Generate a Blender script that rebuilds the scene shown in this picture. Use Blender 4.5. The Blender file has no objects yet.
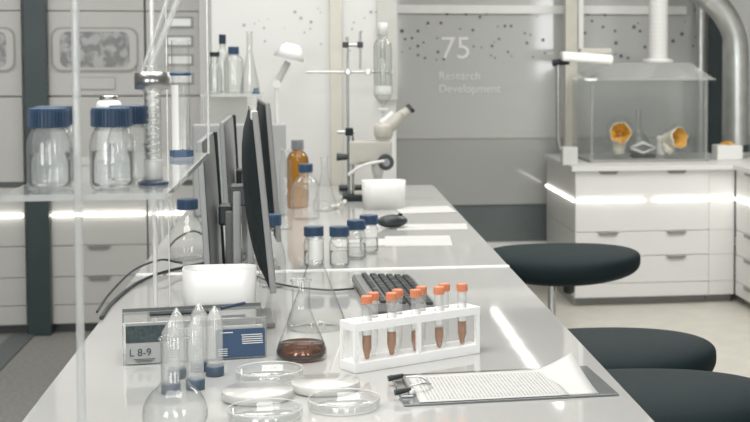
import bpy, bmesh, math, random
from math import pi, sin, cos, tan, atan, atan2, sqrt, radians
from mathutils import Vector, Matrix
random.seed(7)
SC = bpy.context.scene
COL = SC.collection

# ------------------------------------------------------------------ camera
FPX, PX, PY = 1400.0, 520.0, 126.0          # focal length and principal point in pixels (shifted lens)
VX, VY = 308.5, 52.0                        # where the bench direction (+Y) vanishes
CAMZ, BZ = 1.38, 0.78                       # camera height, bench height
PITCH = atan((PY - VY) / FPX)
YAW = atan((PX - VX) * cos(PITCH) / FPX)
FW = Vector((sin(YAW) * cos(PITCH), cos(YAW) * cos(PITCH), -sin(PITCH)))
RT = Vector((cos(YAW), -sin(YAW), 0))
UP = RT.cross(FW)
CAM = Vector((0, 0, CAMZ))
cd = bpy.data.cameras.new('camera')
cam = bpy.data.objects.new('camera', cd)
COL.objects.link(cam)
cam.location = CAM
cam.rotation_euler = Matrix((RT, UP, -FW)).transposed().to_euler()
cd.sensor_width = 36.0
cd.lens = FPX / 750 * 36
cd.shift_x = (375 - PX) / 750
cd.shift_y = (PY - 211) / 750
cd.clip_start = 0.05
cd.dof.use_dof = True
cd.dof.focus_distance = 2.7
cd.dof.aperture_fstop = 9.0
SC.camera = cam

def ray(x, y):
    return FW + RT * ((x - PX) / FPX) + UP * ((PY - y) / FPX)
def at(x, y, Y):
    d = ray(x, y); return CAM + d * (Y / d.y)
def onz(x, y, z=BZ):
    d = ray(x, y); return CAM + d * ((z - CAMZ) / d.z)

# ------------------------------------------------------------------ materials
def new_mat(name):
    m = bpy.data.materials.new(name); m.use_nodes = True
    nt = m.node_tree; nt.nodes.clear()
    out = nt.nodes.new('ShaderNodeOutputMaterial')
    return m, nt, out
def N(nt, t, **kw):
    n = nt.nodes.new(t)
    for k, v in kw.items(): setattr(n, k, v)
    return n
def mat(name, col, rough=0.5, metal=0.0, var=0.04, scale=12.0, bump=0.0, bscale=200.0, spec=0.5, ior=1.5):
    m, nt, out = new_mat(name)
    p = N(nt, 'ShaderNodeBsdfPrincipled')
    p.inputs['Roughness'].default_value = rough
    p.inputs['Metallic'].default_value = metal
    p.inputs['Specular IOR Level'].default_value = spec
    p.inputs['IOR'].default_value = ior
    tc = N(nt, 'ShaderNodeTexCoord')
    nz = N(nt, 'ShaderNodeTexNoise'); nz.inputs['Scale'].default_value = scale
    nz.inputs['Detail'].default_value = 3
    nt.links.new(tc.outputs['Object'], nz.inputs['Vector'])
    rp = N(nt, 'ShaderNodeValToRGB')
    rp.color_ramp.elements[0].position = 0.3; rp.color_ramp.elements[1].position = 0.7
    rp.color_ramp.elements[0].color = [c * (1 - var) for c in col] + [1]
    rp.color_ramp.elements[1].color = [min(1, c * (1 + var)) for c in col] + [1]
    nt.links.new(nz.outputs['Fac'], rp.inputs['Fac'])
    nt.links.new(rp.outputs['Color'], p.inputs['Base Color'])
    if bump:
        b = N(nt, 'ShaderNodeBump'); b.inputs['Strength'].default_value = bump
        n2 = N(nt, 'ShaderNodeTexNoise'); n2.inputs['Scale'].default_value = bscale
        nt.links.new(tc.outputs['Object'], n2.inputs['Vector'])
        nt.links.new(n2.outputs['Fac'], b.inputs['Height'])
        b.inputs['Distance'].default_value = 0.01
        nt.links.new(b.outputs['Normal'], p.inputs['Normal'])
    nt.links.new(p.outputs['BSDF'], out.inputs['Surface'])
    return m
def thin_glass(name, face=(0.96, 0.97, 0.965), edge=(0.55, 0.58, 0.58), power=3.0, rough=0.0, ior=1.5, haze=0.0):
    """thin clear wall: transparent, greyer where the line of sight runs along the wall, with Fresnel reflection"""
    m, nt, out = new_mat(name)
    lw = N(nt, 'ShaderNodeLayerWeight'); lw.inputs['Blend'].default_value = 0.5
    pw = N(nt, 'ShaderNodeMath', operation='POWER'); pw.inputs[1].default_value = power
    nt.links.new(lw.outputs['Facing'], pw.inputs[0])
    mx = N(nt, 'ShaderNodeMix', data_type='RGBA')
    mx.inputs[6].default_value = (*face, 1); mx.inputs[7].default_value = (*edge, 1)
    nt.links.new(pw.outputs[0], mx.inputs[0])
    tr = N(nt, 'ShaderNodeBsdfTransparent'); nt.links.new(mx.outputs[2], tr.inputs['Color'])
    base = tr
    if haze:
        df = N(nt, 'ShaderNodeBsdfDiffuse'); df.inputs['Color'].default_value = (0.86, 0.86, 0.84, 1)
        mh = N(nt, 'ShaderNodeMixShader'); mh.inputs[0].default_value = haze
        nt.links.new(tr.outputs[0], mh.inputs[1]); nt.links.new(df.outputs[0], mh.inputs[2])
        base = mh
    fr = N(nt, 'ShaderNodeFresnel'); fr.inputs['IOR'].default_value = ior
    # same reflectance from inside as from outside (a thin wall)
    geo = N(nt, 'ShaderNodeNewGeometry')
    ms = N(nt, 'ShaderNodeMix', data_type='FLOAT'); ms.inputs[2].default_value = ior; ms.inputs[3].default_value = 1.0 / ior
    nt.links.new(geo.outputs['Backfacing'], ms.inputs[0]); nt.links.new(ms.outputs[0], fr.inputs['IOR'])
    gl = N(nt, 'ShaderNodeBsdfGlossy'); gl.inputs['Roughness'].default_value = rough
    gl.inputs['Color'].default_value = (1, 1, 1, 1)
    mn = N(nt, 'ShaderNodeMath', operation='MINIMUM'); mn.inputs[1].default_value = 0.6
    nt.links.new(fr.outputs[0], mn.inputs[0])
    sh = N(nt, 'ShaderNodeMixShader')
    nt.links.new(mn.outputs[0], sh.inputs[0])
    nt.links.new(base.outputs[0], sh.inputs[1]); nt.links.new(gl.outputs[0], sh.inputs[2])
    nt.links.new(sh.outputs[0], out.inputs['Surface'])
    return m
def liquid(name, col, ior=1.33, blend=0.2, haze=0.0, hcol=(0.5, 0.2, 0.08)):
    m, nt, out = new_mat(name)
    tr = N(nt, 'ShaderNodeBsdfTransparent'); tr.inputs['Color'].default_value = (*col, 1)
    df = N(nt, 'ShaderNodeBsdfDiffuse'); df.inputs['Color'].default_value = (*hcol, 1)
    mh = N(nt, 'ShaderNodeMixShader'); mh.inputs[0].default_value = haze
    nt.links.new(tr.outputs[0], mh.inputs[1]); nt.links.new(df.outputs[0], mh.inputs[2])
    gl = N(nt, 'ShaderNodeBsdfGlossy'); gl.inputs['Roughness'].default_value = 0.02
    fr = N(nt, 'ShaderNodeLayerWeight'); fr.inputs['Blend'].default_value = blend
    sh = N(nt, 'ShaderNodeMixShader')
    nt.links.new(fr.outputs['Fresnel'], sh.inputs[0]); nt.links.new(mh.outputs[0], sh.inputs[1]); nt.links.new(gl.outputs[0], sh.inputs[2])
    nt.links.new(sh.outputs[0], out.inputs['Surface'])
    return m
def solid_glass(name, col=(1, 1, 1), ior=1.33):
    m, nt, out = new_mat(name)
    g = N(nt, 'ShaderNodeBsdfGlass'); g.inputs['Color'].default_value = (*col, 1)
    g.inputs['IOR'].default_value = ior; g.inputs['Roughness'].default_value = 0.0
    nt.links.new(g.outputs[0], out.inputs['Surface'])
    return m
def emit(name, col, s):
    m, nt, out = new_mat(name)
    e = N(nt, 'ShaderNodeEmission'); e.inputs['Color'].default_value = (*col, 1); e.inputs['Strength'].default_value = s
    nt.links.new(e.outputs[0], out.inputs['Surface'])
    return m
def blotch_mat(name, a, b, scale):
    m = mat(name, a, 0.35)
    nt = m.node_tree
    rp = [n for n in nt.nodes if n.type == 'VALTORGB'][0]
    nz = [n for n in nt.nodes if n.type == 'TEX_NOISE'][0]
    nz.inputs['Scale'].default_value = scale; nz.inputs['Detail'].default_value = 2
    rp.color_ramp.elements[0].position = 0.42; rp.color_ramp.elements[1].position = 0.58
    rp.color_ramp.elements[0].color = (*a, 1); rp.color_ramp.elements[1].color = (*b, 1)
    return m
def table_mat(name):
    """printed sheet: rows of small grey figures inside faint ruled lines"""
    m, nt, out = new_mat(name)
    p = N(nt, 'ShaderNodeBsdfPrincipled'); p.inputs['Roughness'].default_value = 0.7
    tc = N(nt, 'ShaderNodeTexCoord')
    br = N(nt, 'ShaderNodeTexBrick'); br.offset = 0.0
    br.inputs['Scale'].default_value = 1.0
    br.inputs['Brick Width'].default_value = 0.0065; br.inputs['Row Height'].default_value = 0.0085
    br.inputs['Mortar Size'].default_value = 0.0019; br.inputs['Mortar Smooth'].default_value = 0.2
    br.inputs['Color1'].default_value = (0.16, 0.16, 0.155, 1); br.inputs['Color2'].default_value = (0.34, 0.34, 0.33, 1)
    br.inputs['Mortar'].default_value = (0.55, 0.55, 0.535, 1)
    nt.links.new(tc.outputs['Object'], br.inputs['Vector'])
    nt.links.new(br.outputs['Color'], p.inputs['Base Color'])
    nt.links.new(p.outputs[0], out.inputs['Surface'])
    return m

M = dict(
    greypaper=mat('grey_paper', (0.58, 0.58, 0.565), 0.6),
    divider=mat('divider_grey', (0.36, 0.365, 0.36), 0.6),
    binwhite=mat('bin_white', (0.58, 0.58, 0.565), 0.4, var=0.01),
    basegrey=mat('base_dark', (0.13, 0.155, 0.158), 0.15),
    bench=mat('bench_laminate', (0.47, 0.47, 0.457), 0.045, var=0.015, scale=3, bump=0.022, bscale=4.0, ior=1.75),
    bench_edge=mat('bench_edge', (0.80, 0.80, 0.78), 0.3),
    white=mat('white_plastic', (0.72, 0.72, 0.70), 0.35, var=0.01),
    whitematte=mat('white_matte', (0.86, 0.86, 0.84), 0.6, var=0.01),
    paper=mat('paper', (0.57, 0.57, 0.555), 0.7, var=0.01),
    sheet=table_mat('printed_table'),
    panelwhite=mat('panel_white', (0.66, 0.66, 0.642), 0.45, var=0.015, scale=2),
    cab=mat('cabinet_white', (0.67, 0.67, 0.655), 0.4, var=0.015, scale=2),
    cabgrey=mat('cabinet_grey', (0.52, 0.515, 0.49), 0.45, var=0.03, scale=2),
    cabdark=mat('cabinet_shadow_gap', (0.10, 0.11, 0.11), 0.5),
    seam=mat('frame_grey', (0.30, 0.30, 0.285), 0.4),
    teal=mat('dark_teal', (0.028, 0.045, 0.047), 0.35, var=0.15, scale=6),
    black=mat('black_plastic', (0.025, 0.032, 0.034), 0.35),
    shell=mat('dark_grey_shell', (0.016, 0.024, 0.026), 0.5, spec=0.25),
    bezel=mat('grey_bezel', (0.22, 0.22, 0.215), 0.35),
    greyback=mat('grey_back_shell', (0.27, 0.28, 0.275), 0.4),
    silver=mat('silver_plastic', (0.62, 0.62, 0.60), 0.3, 0.3),
    stoolseat=mat('black_upholstery', (0.012, 0.022, 0.025), 0.65, var=0.15, scale=400, bump=0.25, bscale=700, spec=0.15),
    chrome=mat('chrome', (0.75, 0.75, 0.74), 0.12, 1.0),
    steel=mat('brushed_steel', (0.48, 0.48, 0.465), 0.28, 1.0, var=0.1, scale=30),
    duct=mat('duct_metal', (0.55, 0.56, 0.54), 0.3, 0.85, var=0.1),
    cream=mat('cream_enamel', (0.47, 0.455, 0.405), 0.35),
    beige=mat('beige_column', (0.56, 0.545, 0.48), 0.6),
    greycol=mat('grey_column', (0.50, 0.50, 0.47), 0.5),
    blue=mat('blue_cap', (0.042, 0.082, 0.148), 0.4, var=0.08),
    darkblue=mat('dark_blue_plastic', (0.03, 0.05, 0.09), 0.4),
    orange=mat('orange_cap', (0.66, 0.24, 0.12), 0.45, var=0.06),
    greycap=mat('grey_cap', (0.26, 0.28, 0.29), 0.4),
    labelblue=mat('label_blue', (0.035, 0.075, 0.15), 0.5),
    labeldark=mat('label_dark', (0.035, 0.055, 0.058), 0.5, var=0.5, scale=160),
    labelgrey=mat('label_grey', (0.36, 0.37, 0.36), 0.5),
    print=mat('print_dark', (0.06, 0.07, 0.075), 0.6),
    printwhite=mat('print_white', (0.80, 0.80, 0.78), 0.6),
    smoke=mat('clipboard_board', (0.16, 0.17, 0.17), 0.12),
    floor=mat('floor_vinyl', (0.50, 0.485, 0.43), 0.35, var=0.06, scale=9),
    floorgrey=mat('floor_dark_grey', (0.215, 0.215, 0.20), 0.8, var=0.15, scale=60),
    ceiling=mat('ceiling', (0.62, 0.62, 0.60), 0.8),
    backwall=mat('glossy_grey_panel', (0.52, 0.525, 0.515), 0.06, var=0.03, scale=1.5),
    backreflect=mat('reflection_grey_lower', (0.40, 0.405, 0.398), 0.06, var=0.03, scale=1.5),
    wallgrey=mat('wall_grey', (0.40, 0.40, 0.38), 0.6),
    blotch=blotch_mat('dappled_window', (0.20, 0.20, 0.195), (0.40, 0.40, 0.39), 22),
    dots=mat('dot_print', (0.13, 0.14, 0.15), 0.5),
    dotspale=mat('dot_print_pale', (0.34, 0.36, 0.36), 0.5),
    panelink=mat('text_print', (0.80, 0.805, 0.79), 0.5),
    glass=thin_glass('clear_glass', (0.965, 0.97, 0.965), (0.34, 0.37, 0.37), 3.5, haze=0.035),
    bottleglass=thin_glass('bottle_glass', (0.965, 0.97, 0.965), (0.38, 0.41, 0.41), 3.0, haze=0.10),
    rodglass=thin_glass('rod_glass', (0.93, 0.94, 0.935), (0.75, 0.77, 0.76), 2.0, haze=0.42),
    dishglass=thin_glass('dish_plastic', (0.955, 0.96, 0.955), (0.80, 0.82, 0.815), 2.0, haze=0.10),
    dishrim=thin_glass('dish_rim', (0.95, 0.95, 0.945), (0.9, 0.9, 0.9), 2.0, haze=0.45),
    hoodmat=thin_glass('hood_plastic', (0.90, 0.905, 0.90), (0.75, 0.77, 0.76), 2.0, rough=0.1, haze=0.22),
    rackwhite=mat('rack_white', (0.90, 0.90, 0.885), 0.4, var=0.01),
    acrylic=thin_glass('acrylic', (0.96, 0.965, 0.96), (0.82, 0.85, 0.84), 2.0, haze=0.12),
    pane=thin_glass('pane_glass', (0.93, 0.94, 0.935), (0.7, 0.73, 0.72), 3.0),
    hoodpane=thin_glass('enclosure_glass', (0.92, 0.93, 0.925), (0.8, 0.82, 0.81), 3.0, haze=0.05),
    farglass=thin_glass('far_glass', (0.93, 0.94, 0.93), (0.5, 0.52, 0.52), 2.0),
    plastic=thin_glass('clear_plastic', (0.94, 0.945, 0.94), (0.75, 0.77, 0.77), 2.0, rough=0.08, haze=0.28),
    cloudy=thin_glass('cloudy_plastic', (0.93, 0.93, 0.92), (0.75, 0.75, 0.74), 2.0, rough=0.15, haze=0.5),
    clearbox=thin_glass('clear_box', (0.90, 0.91, 0.905), (0.5, 0.53, 0.53), 2.0, rough=0.05, haze=0.12),
    amber=thin_glass('amber_glass', (0.74, 0.50, 0.16), (0.36, 0.17, 0.04), 1.5),
    water=liquid('water', (0.985, 0.99, 0.99), blend=0.11, haze=0.12, hcol=(0.8, 0.82, 0.81)),
    brown=liquid('brown_liquid', (0.36, 0.17, 0.06), haze=0.12, hcol=(0.20, 0.07, 0.012)),
    rust=liquid('rust_liquid', (0.72, 0.40, 0.20), haze=0.6, hcol=(0.52, 0.19, 0.035)),
    agar=mat('agar', (0.80, 0.79, 0.75), 0.25),
    rimtan=mat('agar_rim', (0.66, 0.58, 0.47), 0.4),
    glovecream=mat('glove_cream', (0.66, 0.63, 0.52), 0.5, var=0.06),
    gloveyellow=mat('glove_yellow', (0.55, 0.30, 0.055), 0.5, var=0.3, scale=25),
    led=emit('led_light', (1.0, 0.97, 0.88), 7.5),
    pendantled=emit('pendant_led_light', (1.0, 0.98, 0.93), 6.0),
    cable=mat('cable_black', (0.03, 0.036, 0.038), 0.4),
    cablegrey=mat('cable_white', (0.75, 0.75, 0.73), 0.4),
)

# ------------------------------------------------------------------ mesh helper
class MB:
    def __init__(s): s.bm = bmesh.new()
    def _mark(s, f0, smooth):
        s.bm.faces.ensure_lookup_table()
        for f in s.bm.faces[f0:]: f.smooth = smooth
    def box(s, c, d, rz=0.0, bev=0.0, seg=2, mtx=None):
        t = bmesh.new()
        bmesh.ops.create_cube(t, size=1)
        for v in t.verts: v.co = Vector((v.co.x * d[0], v.co.y * d[1], v.co.z * d[2]))
        if bev: bmesh.ops.bevel(t, geom=list(t.edges), offset=bev, segments=seg, affect='EDGES', profile=0.6)
        m = Matrix.Translation(Vector(c)) @ Matrix.Rotation(rz, 4, 'Z')
        if mtx is not None: m = Matrix.Translation(Vector(c)) @ mtx
        s._merge(t, m, False); return s
    def _merge(s, t, m, smooth):
        vs = {}
        for v in t.verts: vs[v] = s.bm.verts.new(m @ v.co)
        for f in t.faces:
            try: nf = s.bm.faces.new([vs[v] for v in f.verts]); nf.smooth = smooth or f.smooth
            except ValueError: pass
        t.free()
    def lathe(s, prof, seg=40, c=(0, 0, 0), mtx=None, smooth=True, sharp=()):
        t = bmesh.new(); rings = []
        for r, z in prof:
            if r < 1e-6: rings.append([t.verts.new((0, 0, z))])
            else: rings.append([t.verts.new((r * cos(2 * pi * k / seg), r * sin(2 * pi * k / seg), z)) for k in range(seg)])
        for a, b in zip(rings, rings[1:]):
            for k in range(seg):
                k2 = (k + 1) % seg
                if len(a) == 1 and len(b) == 1: continue
                if len(a) == 1: f = t.faces.new((a[0], b[k2], b[k]))
                elif len(b) == 1: f = t.faces.new((a[k], a[k2], b[0]))
                else: f = t.faces.new((a[k], a[k2], b[k2], b[k]))
        m = Matrix.Translation(Vector(c))
        if mtx is not None: m = m @ mtx
        s._merge(t, m, smooth); return s
    def cyl(s, p0, p1, r0, r1=None, seg=24, cap=True, smooth=True):
        p0, p1 = Vector(p0), Vector(p1); r1 = r0 if r1 is None else r1
        L = (p1 - p0).length
        q = (p1 - p0).to_track_quat('Z', 'Y').to_matrix().to_4x4()
        pr = [(r0, 0), (r1, L)]
        s.lathe(pr, seg, p0, q, smooth)
        if cap:
            e = min(r0, r1) * 0.0
            s.lathe([(0, 0), (r0, 0)], seg, p0, q, False)
            s.lathe([(r1, L), (0, L)], seg, p0, q, False)
        return s
    def torus(s, c, R, r, seg=40, ms=10, mtx=None):
        pr = [(R + r * cos(2 * pi * k / ms), r * sin(2 * pi * k / ms)) for k in range(ms + 1)]
        return s.lathe(pr, seg, c, mtx)
    def tube(s, pts, r, seg=10, sub=8, smooth_path=True):
        P = [Vector(p) for p in pts]
        if smooth_path and len(P) > 2:
            Q = []
            E = [2 * P[0] - P[1]] + P + [2 * P[-1] - P[-2]]
            for i in range(1, len(E) - 2):
                for k in range(sub):
                    u = k / sub
                    a, b, c, d = E[i - 1], E[i], E[i + 1], E[i + 2]
                    Q.append(0.5 * ((2 * b) + (c - a) * u + (2 * a - 5 * b + 4 * c - d) * u * u + (3 * b - a - 3 * c + d) * u ** 3))
            Q.append(P[-1]); P = Q
        rings = []; nrm = None
        for i, p in enumerate(P):
            tg = (P[min(i + 1, len(P) - 1)] - P[max(i - 1, 0)]).normalized()
            if nrm is None:
                nrm = tg.orthogonal().normalized()
            nrm = (nrm - tg * nrm.dot(tg)).normalized()
            bn = tg.cross(nrm)
            rr = r(i / (len(P) - 1)) if callable(r) else r
            rings.append([s.bm.verts.new(p + nrm * rr * cos(2 * pi * k / seg) + bn * rr * sin(2 * pi * k / seg)) for k in range(seg)])
        for a, b in zip(rings, rings[1:]):
            for k in range(seg):
                f = s.bm.faces.new((a[k], a[(k + 1) % seg], b[(k + 1) % seg], b[k])); f.smooth = True
        s.bm.faces.new(rings[0][::-1]); s.bm.faces.new(rings[-1])
        return s
    def prism(s, poly, z0, z1, mtx=None):
        """polygon in XY pulled from z0 to z1"""
        t = bmesh.new()
        a = [t.verts.new((x, y, z0)) for x, y in poly]; b = [t.verts.new((x, y, z1)) for x, y in poly]
        n = len(poly)
        t.faces.new(a[::-1]); t.faces.new(b)
        for k in range(n): t.faces.new((a[k], a[(k + 1) % n], b[(k + 1) % n], b[k]))
        s._merge(t, mtx if mtx is not None else Matrix.Identity(4), False); return s
    def quad(s, pts):
        s.bm.faces.new([s.bm.verts.new(Vector(p)) for p in pts]); return s
    def build(s, name, m, parent=None, loc=None, rz=0.0):
        me = bpy.data.meshes.new(name)
        bmesh.ops.recalc_face_normals(s.bm, faces=list(s.bm.faces))
        s.bm.to_mesh(me); s.bm.free()
        o = bpy.data.objects.new(name, me); COL.objects.link(o)
        me.materials.append(m)
        if parent is not None: o.parent = parent
        if loc is not None: o.location = loc
        if rz: o.rotation_euler = (0, 0, rz)
        return o

def tag(o, label, cat, group=None, kind=None):
    o['label'] = label; o['category'] = cat
    if group: o['group'] = group
    if kind: o['kind'] = kind
    return o
def thing(name, label, cat, loc=(0, 0, 0), rz=0.0, group=None):
    o = bpy.data.objects.new(name, None); COL.objects.link(o)
    o.empty_display_size = 0.05
    o.location = loc; o.rotation_euler = (0, 0, rz)
    return tag(o, label, cat, group)
def struct(name, mb, m, label=None):
    o = mb.build(name, m); o['kind'] = 'structure'
    if label: o['label'] = label
    return o
def dup(root, loc, label, rz=None, group=None, scale=None):
    def cp(o, par):
        c = o.copy(); COL.objects.link(c)
        if par is not None: c.parent = par
        for ch in [x for x in kids.get(o.name, [])]: cp(ch, c)
        return c
    kids = {}
    for o in list(bpy.data.objects):
        if o.parent: kids.setdefault(o.parent.name, []).append(o)
    r = cp(root, None)
    r.location = loc; r['label'] = label
    if rz is not None: r.rotation_euler = (0, 0, rz)
    if group: r['group'] = group
    if scale: r.scale = scale
    return r
def text_mesh(name, body, size, m, parent, loc, rot, align='LEFT', extrude=0.0004):
    cu = bpy.data.curves.new(name, 'FONT'); cu.body = body; cu.size = size; cu.align_x = align; cu.extrude = extrude
    tmp = bpy.data.objects.new(name + '_tmp', cu); COL.objects.link(tmp)
    dg = bpy.context.evaluated_depsgraph_get(); dg.update()
    me = bpy.data.meshes.new_from_object(tmp.evaluated_get(dg))
    bpy.data.objects.remove(tmp, do_unlink=True)
    me.materials.clear(); me.materials.append(m)
    o = bpy.data.objects.new(name, me); COL.objects.link(o)
    o.parent = parent; o.location = loc; o.rotation_euler = rot
    return o
def arc(cx, cz, r, a0, a1, n=8):
    return [(cx + r * cos(radians(a0 + (a1 - a0) * k / n)), cz + r * sin(radians(a0 + (a1 - a0) * k / n))) for k in range(n + 1)]

# ------------------------------------------------------------------ setting
YB = 8.40                                  # glossy back wall
YE = 6.36                                  # white panel wall at the bench end
b = MB(); b.box((1.4, 6.8, -0.02), (4.4, 12.8, 0.04)); struct('floor', b, M['floor'])
b = MB(); b.box((-2.3, 4.6, -0.02), (3.0, 8.4, 0.04)); struct('floor_left', b, M['floorgrey'])  # darker grey floor piece on the left, slightly mottled
b = MB(); b.box((-1.385, 4.0, 0.004), (0.11, 6.1, 0.008)); struct('trim_1', b, M['cabdark'])
b = MB(); b.box((0.0, 7.2, 2.72), (7.6, 12.0, 0.04)); struct('ceiling', b, M['ceiling'])

def zy(py, Y): return at(400, py, Y).z
def xz(px, py, Y): p = at(px, py, Y); return p.x, p.z

# back wall: glossy panels, drawn-in reflection bands, pale strip, top rail, dot print and writing
zlow, zdark0 = zy(206, YB), zy(243, YB)
zrail = zy(9, YB)
b = MB(); b.box((1.5, YB + 0.03, (zlow + 1.75) / 2), (3.4, 0.06, 1.75 - zlow)); wb = struct('wall_back', b, M['backwall'])
b = MB(); b.box((1.5, YB + 0.04, (zlow) / 2), (3.4, 0.06, zlow)); struct('base_reflection_band', b, M['basegrey'])  # dark base band coloured to stand in for reflections in the wall
b = MB(); b.box((1.5, YB + 0.0, zdark0 - 0.03), (3.4, 0.05, 0.05)); struct('trim_2', b, M['bench_edge'])
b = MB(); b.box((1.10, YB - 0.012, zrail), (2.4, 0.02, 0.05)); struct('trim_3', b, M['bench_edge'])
zmid = zy(137, YB)
b = MB(); b.box((1.5, YB - 0.004, zmid), (3.4, 0.012, 0.022)); struct('reflection_line', b, M['greycol'])  # thin pale line drawn in as a reflection, no real rail
b = MB(); b.box((1.5, YB - 0.001, (zlow + zmid) / 2), (3.4, 0.004, zmid - zlow)); struct('lower_reflection_band', b, M['backreflect'])  # lower band given its own grey in place of mirrored surroundings

def dots(px0, px1, py0, py1, Y, n, seed, m, parent, rmin=1.0, rmax=2.6, pts=()):
    rnd = random.Random(seed); mb = MB(); k = 0; used = []
    cand = list(pts)
    while k < n:
        cand.append((rnd.uniform(px0, px1), py0 + (py1 - py0) * rnd.random(), rnd.uniform(rmin, rmax))); k += 1
    for x, y, r in cand:
        if any((x - u) ** 2 + (y - v) ** 2 < 16 for u, v in used): continue
        used.append((x, y))
        p = at(x, y, Y); rr = r * 0.5 * Y / FPX
        mb.lathe([(0, -0.0005), (rr, -0.0005), (rr, 0.0005), (0, 0.0005)], 10, (p.x, Y, p.z), Matrix.Rotation(pi / 2, 4, 'X'), False)
    o = mb.build('dot_print', m); o.parent = parent
    return o
dp = [(418, 31, 3), (447, 14, 3), (480, 17, 3), (428, 23, 3), (441, 23, 3), (473, 30, 3), (418, 46, 3), (438, 52, 3), (444, 59, 3), (402, 31, 4), (405, 39, 2.5),
      (412, 38, 2.5), (418, 55, 2.5), (425, 58, 2.5), (468, 55, 2.5), (492, 46, 3), (466, 14, 3), (486, 14, 2), (505, 26, 3), (511, 26, 3), (499, 39, 2.5), (492, 46, 3),
      (527, 43, 3), (543, 40, 3.5), (508, 52, 2.5), (495, 58, 2), (533, 57, 2)]
dots(400, 556, 12, 60, YB - 0.004, 18, 3, M['dots'], wb, 1.2, 2.2, dp)
dp2 = [(603, 27, 3), (615, 31, 3), (616, 43, 4), (640, 31, 3), (634, 27, 4), (645, 47, 3.5), (621, 56, 4), (628, 58, 3), (673, 41, 4), (682, 34, 4), (605, 15, 3), (588, 14, 3),
       (592, 21, 3), (696, 10, 3), (585, 33, 3)]
dots(583, 700, 12, 58, YB - 0.004, 14, 5, M['dots'], wb, 1.2, 2.4, dp2)
def wall_text(body, px, py, hpx, Y, m):
    p = at(px, py, Y)
    o = text_mesh('lettering', body, 1.0, m, wb, (0, 0, 0), (pi / 2, 0, 0))
    h = hpx * Y / FPX / 0.70
    o.scale = (h, h, 1); o.location = (p.x, Y - 0.001, p.z)
wall_text('75', 440, 58.5, 22, YB - 0.004, M['panelink'])
wall_text('Research', 438.5, 79.5, 8, YB - 0.004, M['panelink'])
wall_text('Development', 438.5, 92.5, 8, YB - 0.004, M['panelink'])

# white panel wall across the end of the bench
xr = at(396, 100, YE).x; xl = at(212, 100, YE).x
b = MB(); b.box(((xl + xr) / 2, YE + 0.04, 1.35), (xr - xl, 0.08, 2.7), bev=0.004); we = struct('wall_end', b, M['panelwhite'])
x0, x1 = at(330, 100, YE).x, at(342, 100, YE).x
b = MB(); b.box(((x0 + x1) / 2, YE - 0.02, 1.35), (x1 - x0, 0.04, 2.7), bev=0.003); struct('trim_5', b, M['beige'])
x0, x1 = at(377, 100, YE).x, at(397, 100, YE).x
b = MB(); b.box(((x0 + x1) / 2, YE - 0.015, (2.7 + zy(100, YE)) / 2), (x1 - x0, 0.03, 2.7 - zy(100, YE)), bev=0.003); struct('trim_6', b, M['greycol'])
dots(246, 329, 8, 62, YE - 0.002, 12, 9, M['dotspale'], we, 1.0, 2.0, [(295, 12, 3), (301, 18, 3), (311, 22, 3), (244, 25, 3), (321, 44, 2), (265, 41, 2), (264, 28, 2)])
dots(343, 376, 10, 60, YE - 0.002, 6, 10, M['dotspale'], we, 1.0, 2.0, [(371, 12, 3), (352, 29, 2)])
# walls left and right
b = MB(); b.box((-2.0, 7.72, 1.35), (3.4, 0.08, 2.7)); struct('wall_left', b, M['wallgrey'])
b = MB(); b.box((3.2, 13.2, 1.35), (6.4, 0.08, 2.7)); struct('wall_far', b, M['wallgrey'])
b = MB(); b.box((3.16, 7.8, 1.35), (0.08, 11.0, 2.7)); struct('wall_right', b, M['wallgrey'])
x0, x1 = at(200, 60, 6.9).x, at(212, 60, 6.9).x
b = MB(); b.box(((x0 + x1) / 2, 6.9, 1.35), (x1 - x0, 0.06, 2.7), bev=0.004); struct('trim_7', b, M['cab'])
# dark post between the tall cabinets
x0, x1 = at(25, 160, 7.02).x, at(48, 160, 7.02).x
b = MB(); b.box(((x0 + x1) / 2, 7.09, 1.35), (x1 - x0, 0.14, 2.7), bev=0.004); struct('trim_8', b, M['teal'])
# right corner dark upright
x0, x1 = at(710, 60, 8.28).x, at(722, 60, 8.28).x
b = MB(); b.box(((x0 + x1) / 2, 8.30, (2.7 + 0.76) / 2), (x1 - x0, 0.06, 2.7 - 0.76)); struct('trim_9', b, M['teal'])

# ------------------------------------------------------------------ benches
XL, XR = -0.466, 0.552
YJ = 3.86
def make_bench(y0, y1, label, first=True):
    t = thing('lab_bench', label, 'lab bench', ((XL + XR) / 2, (y0 + y1) / 2, 0), 0, 'long white benches')
    W, L = XR - XL, y1 - y0
    MB().box((0, 0, BZ - 0.0125), (W, L, 0.025), bev=0.002).build('worktop', M['bench'], t)
    for sx in (-1, 1):
        for sy in (-1, 1):
            MB().box((sx * (W / 2 - 0.27), sy * (L / 2 - 0.1), (BZ - 0.065) / 2), (0.05, 0.05, BZ - 0.065), bev=0.003).build('leg', M['bench_edge'], t)
        MB().box((sx * (W / 2 - 0.27), 0, BZ - 0.045), (0.04, L - 0.1, 0.04)).build('rail', M['bench_edge'], t)
    return t
make_bench(1.35, YJ - 0.012, 'white glossy lab bench in front carrying the clipboard, tube rack and petri dishes')
fb = make_bench(YJ + 0.012, YE - 0.06, 'far white lab bench carrying the microscope, mouse and white tub')
MB().box((0, -(YE - 0.06 - YJ - 0.012) / 2 - 0.012, BZ - 0.011), (XR - XL, 0.023, 0.028), bev=0.003).build('joint_strip', M['whitematte'], fb)

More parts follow.
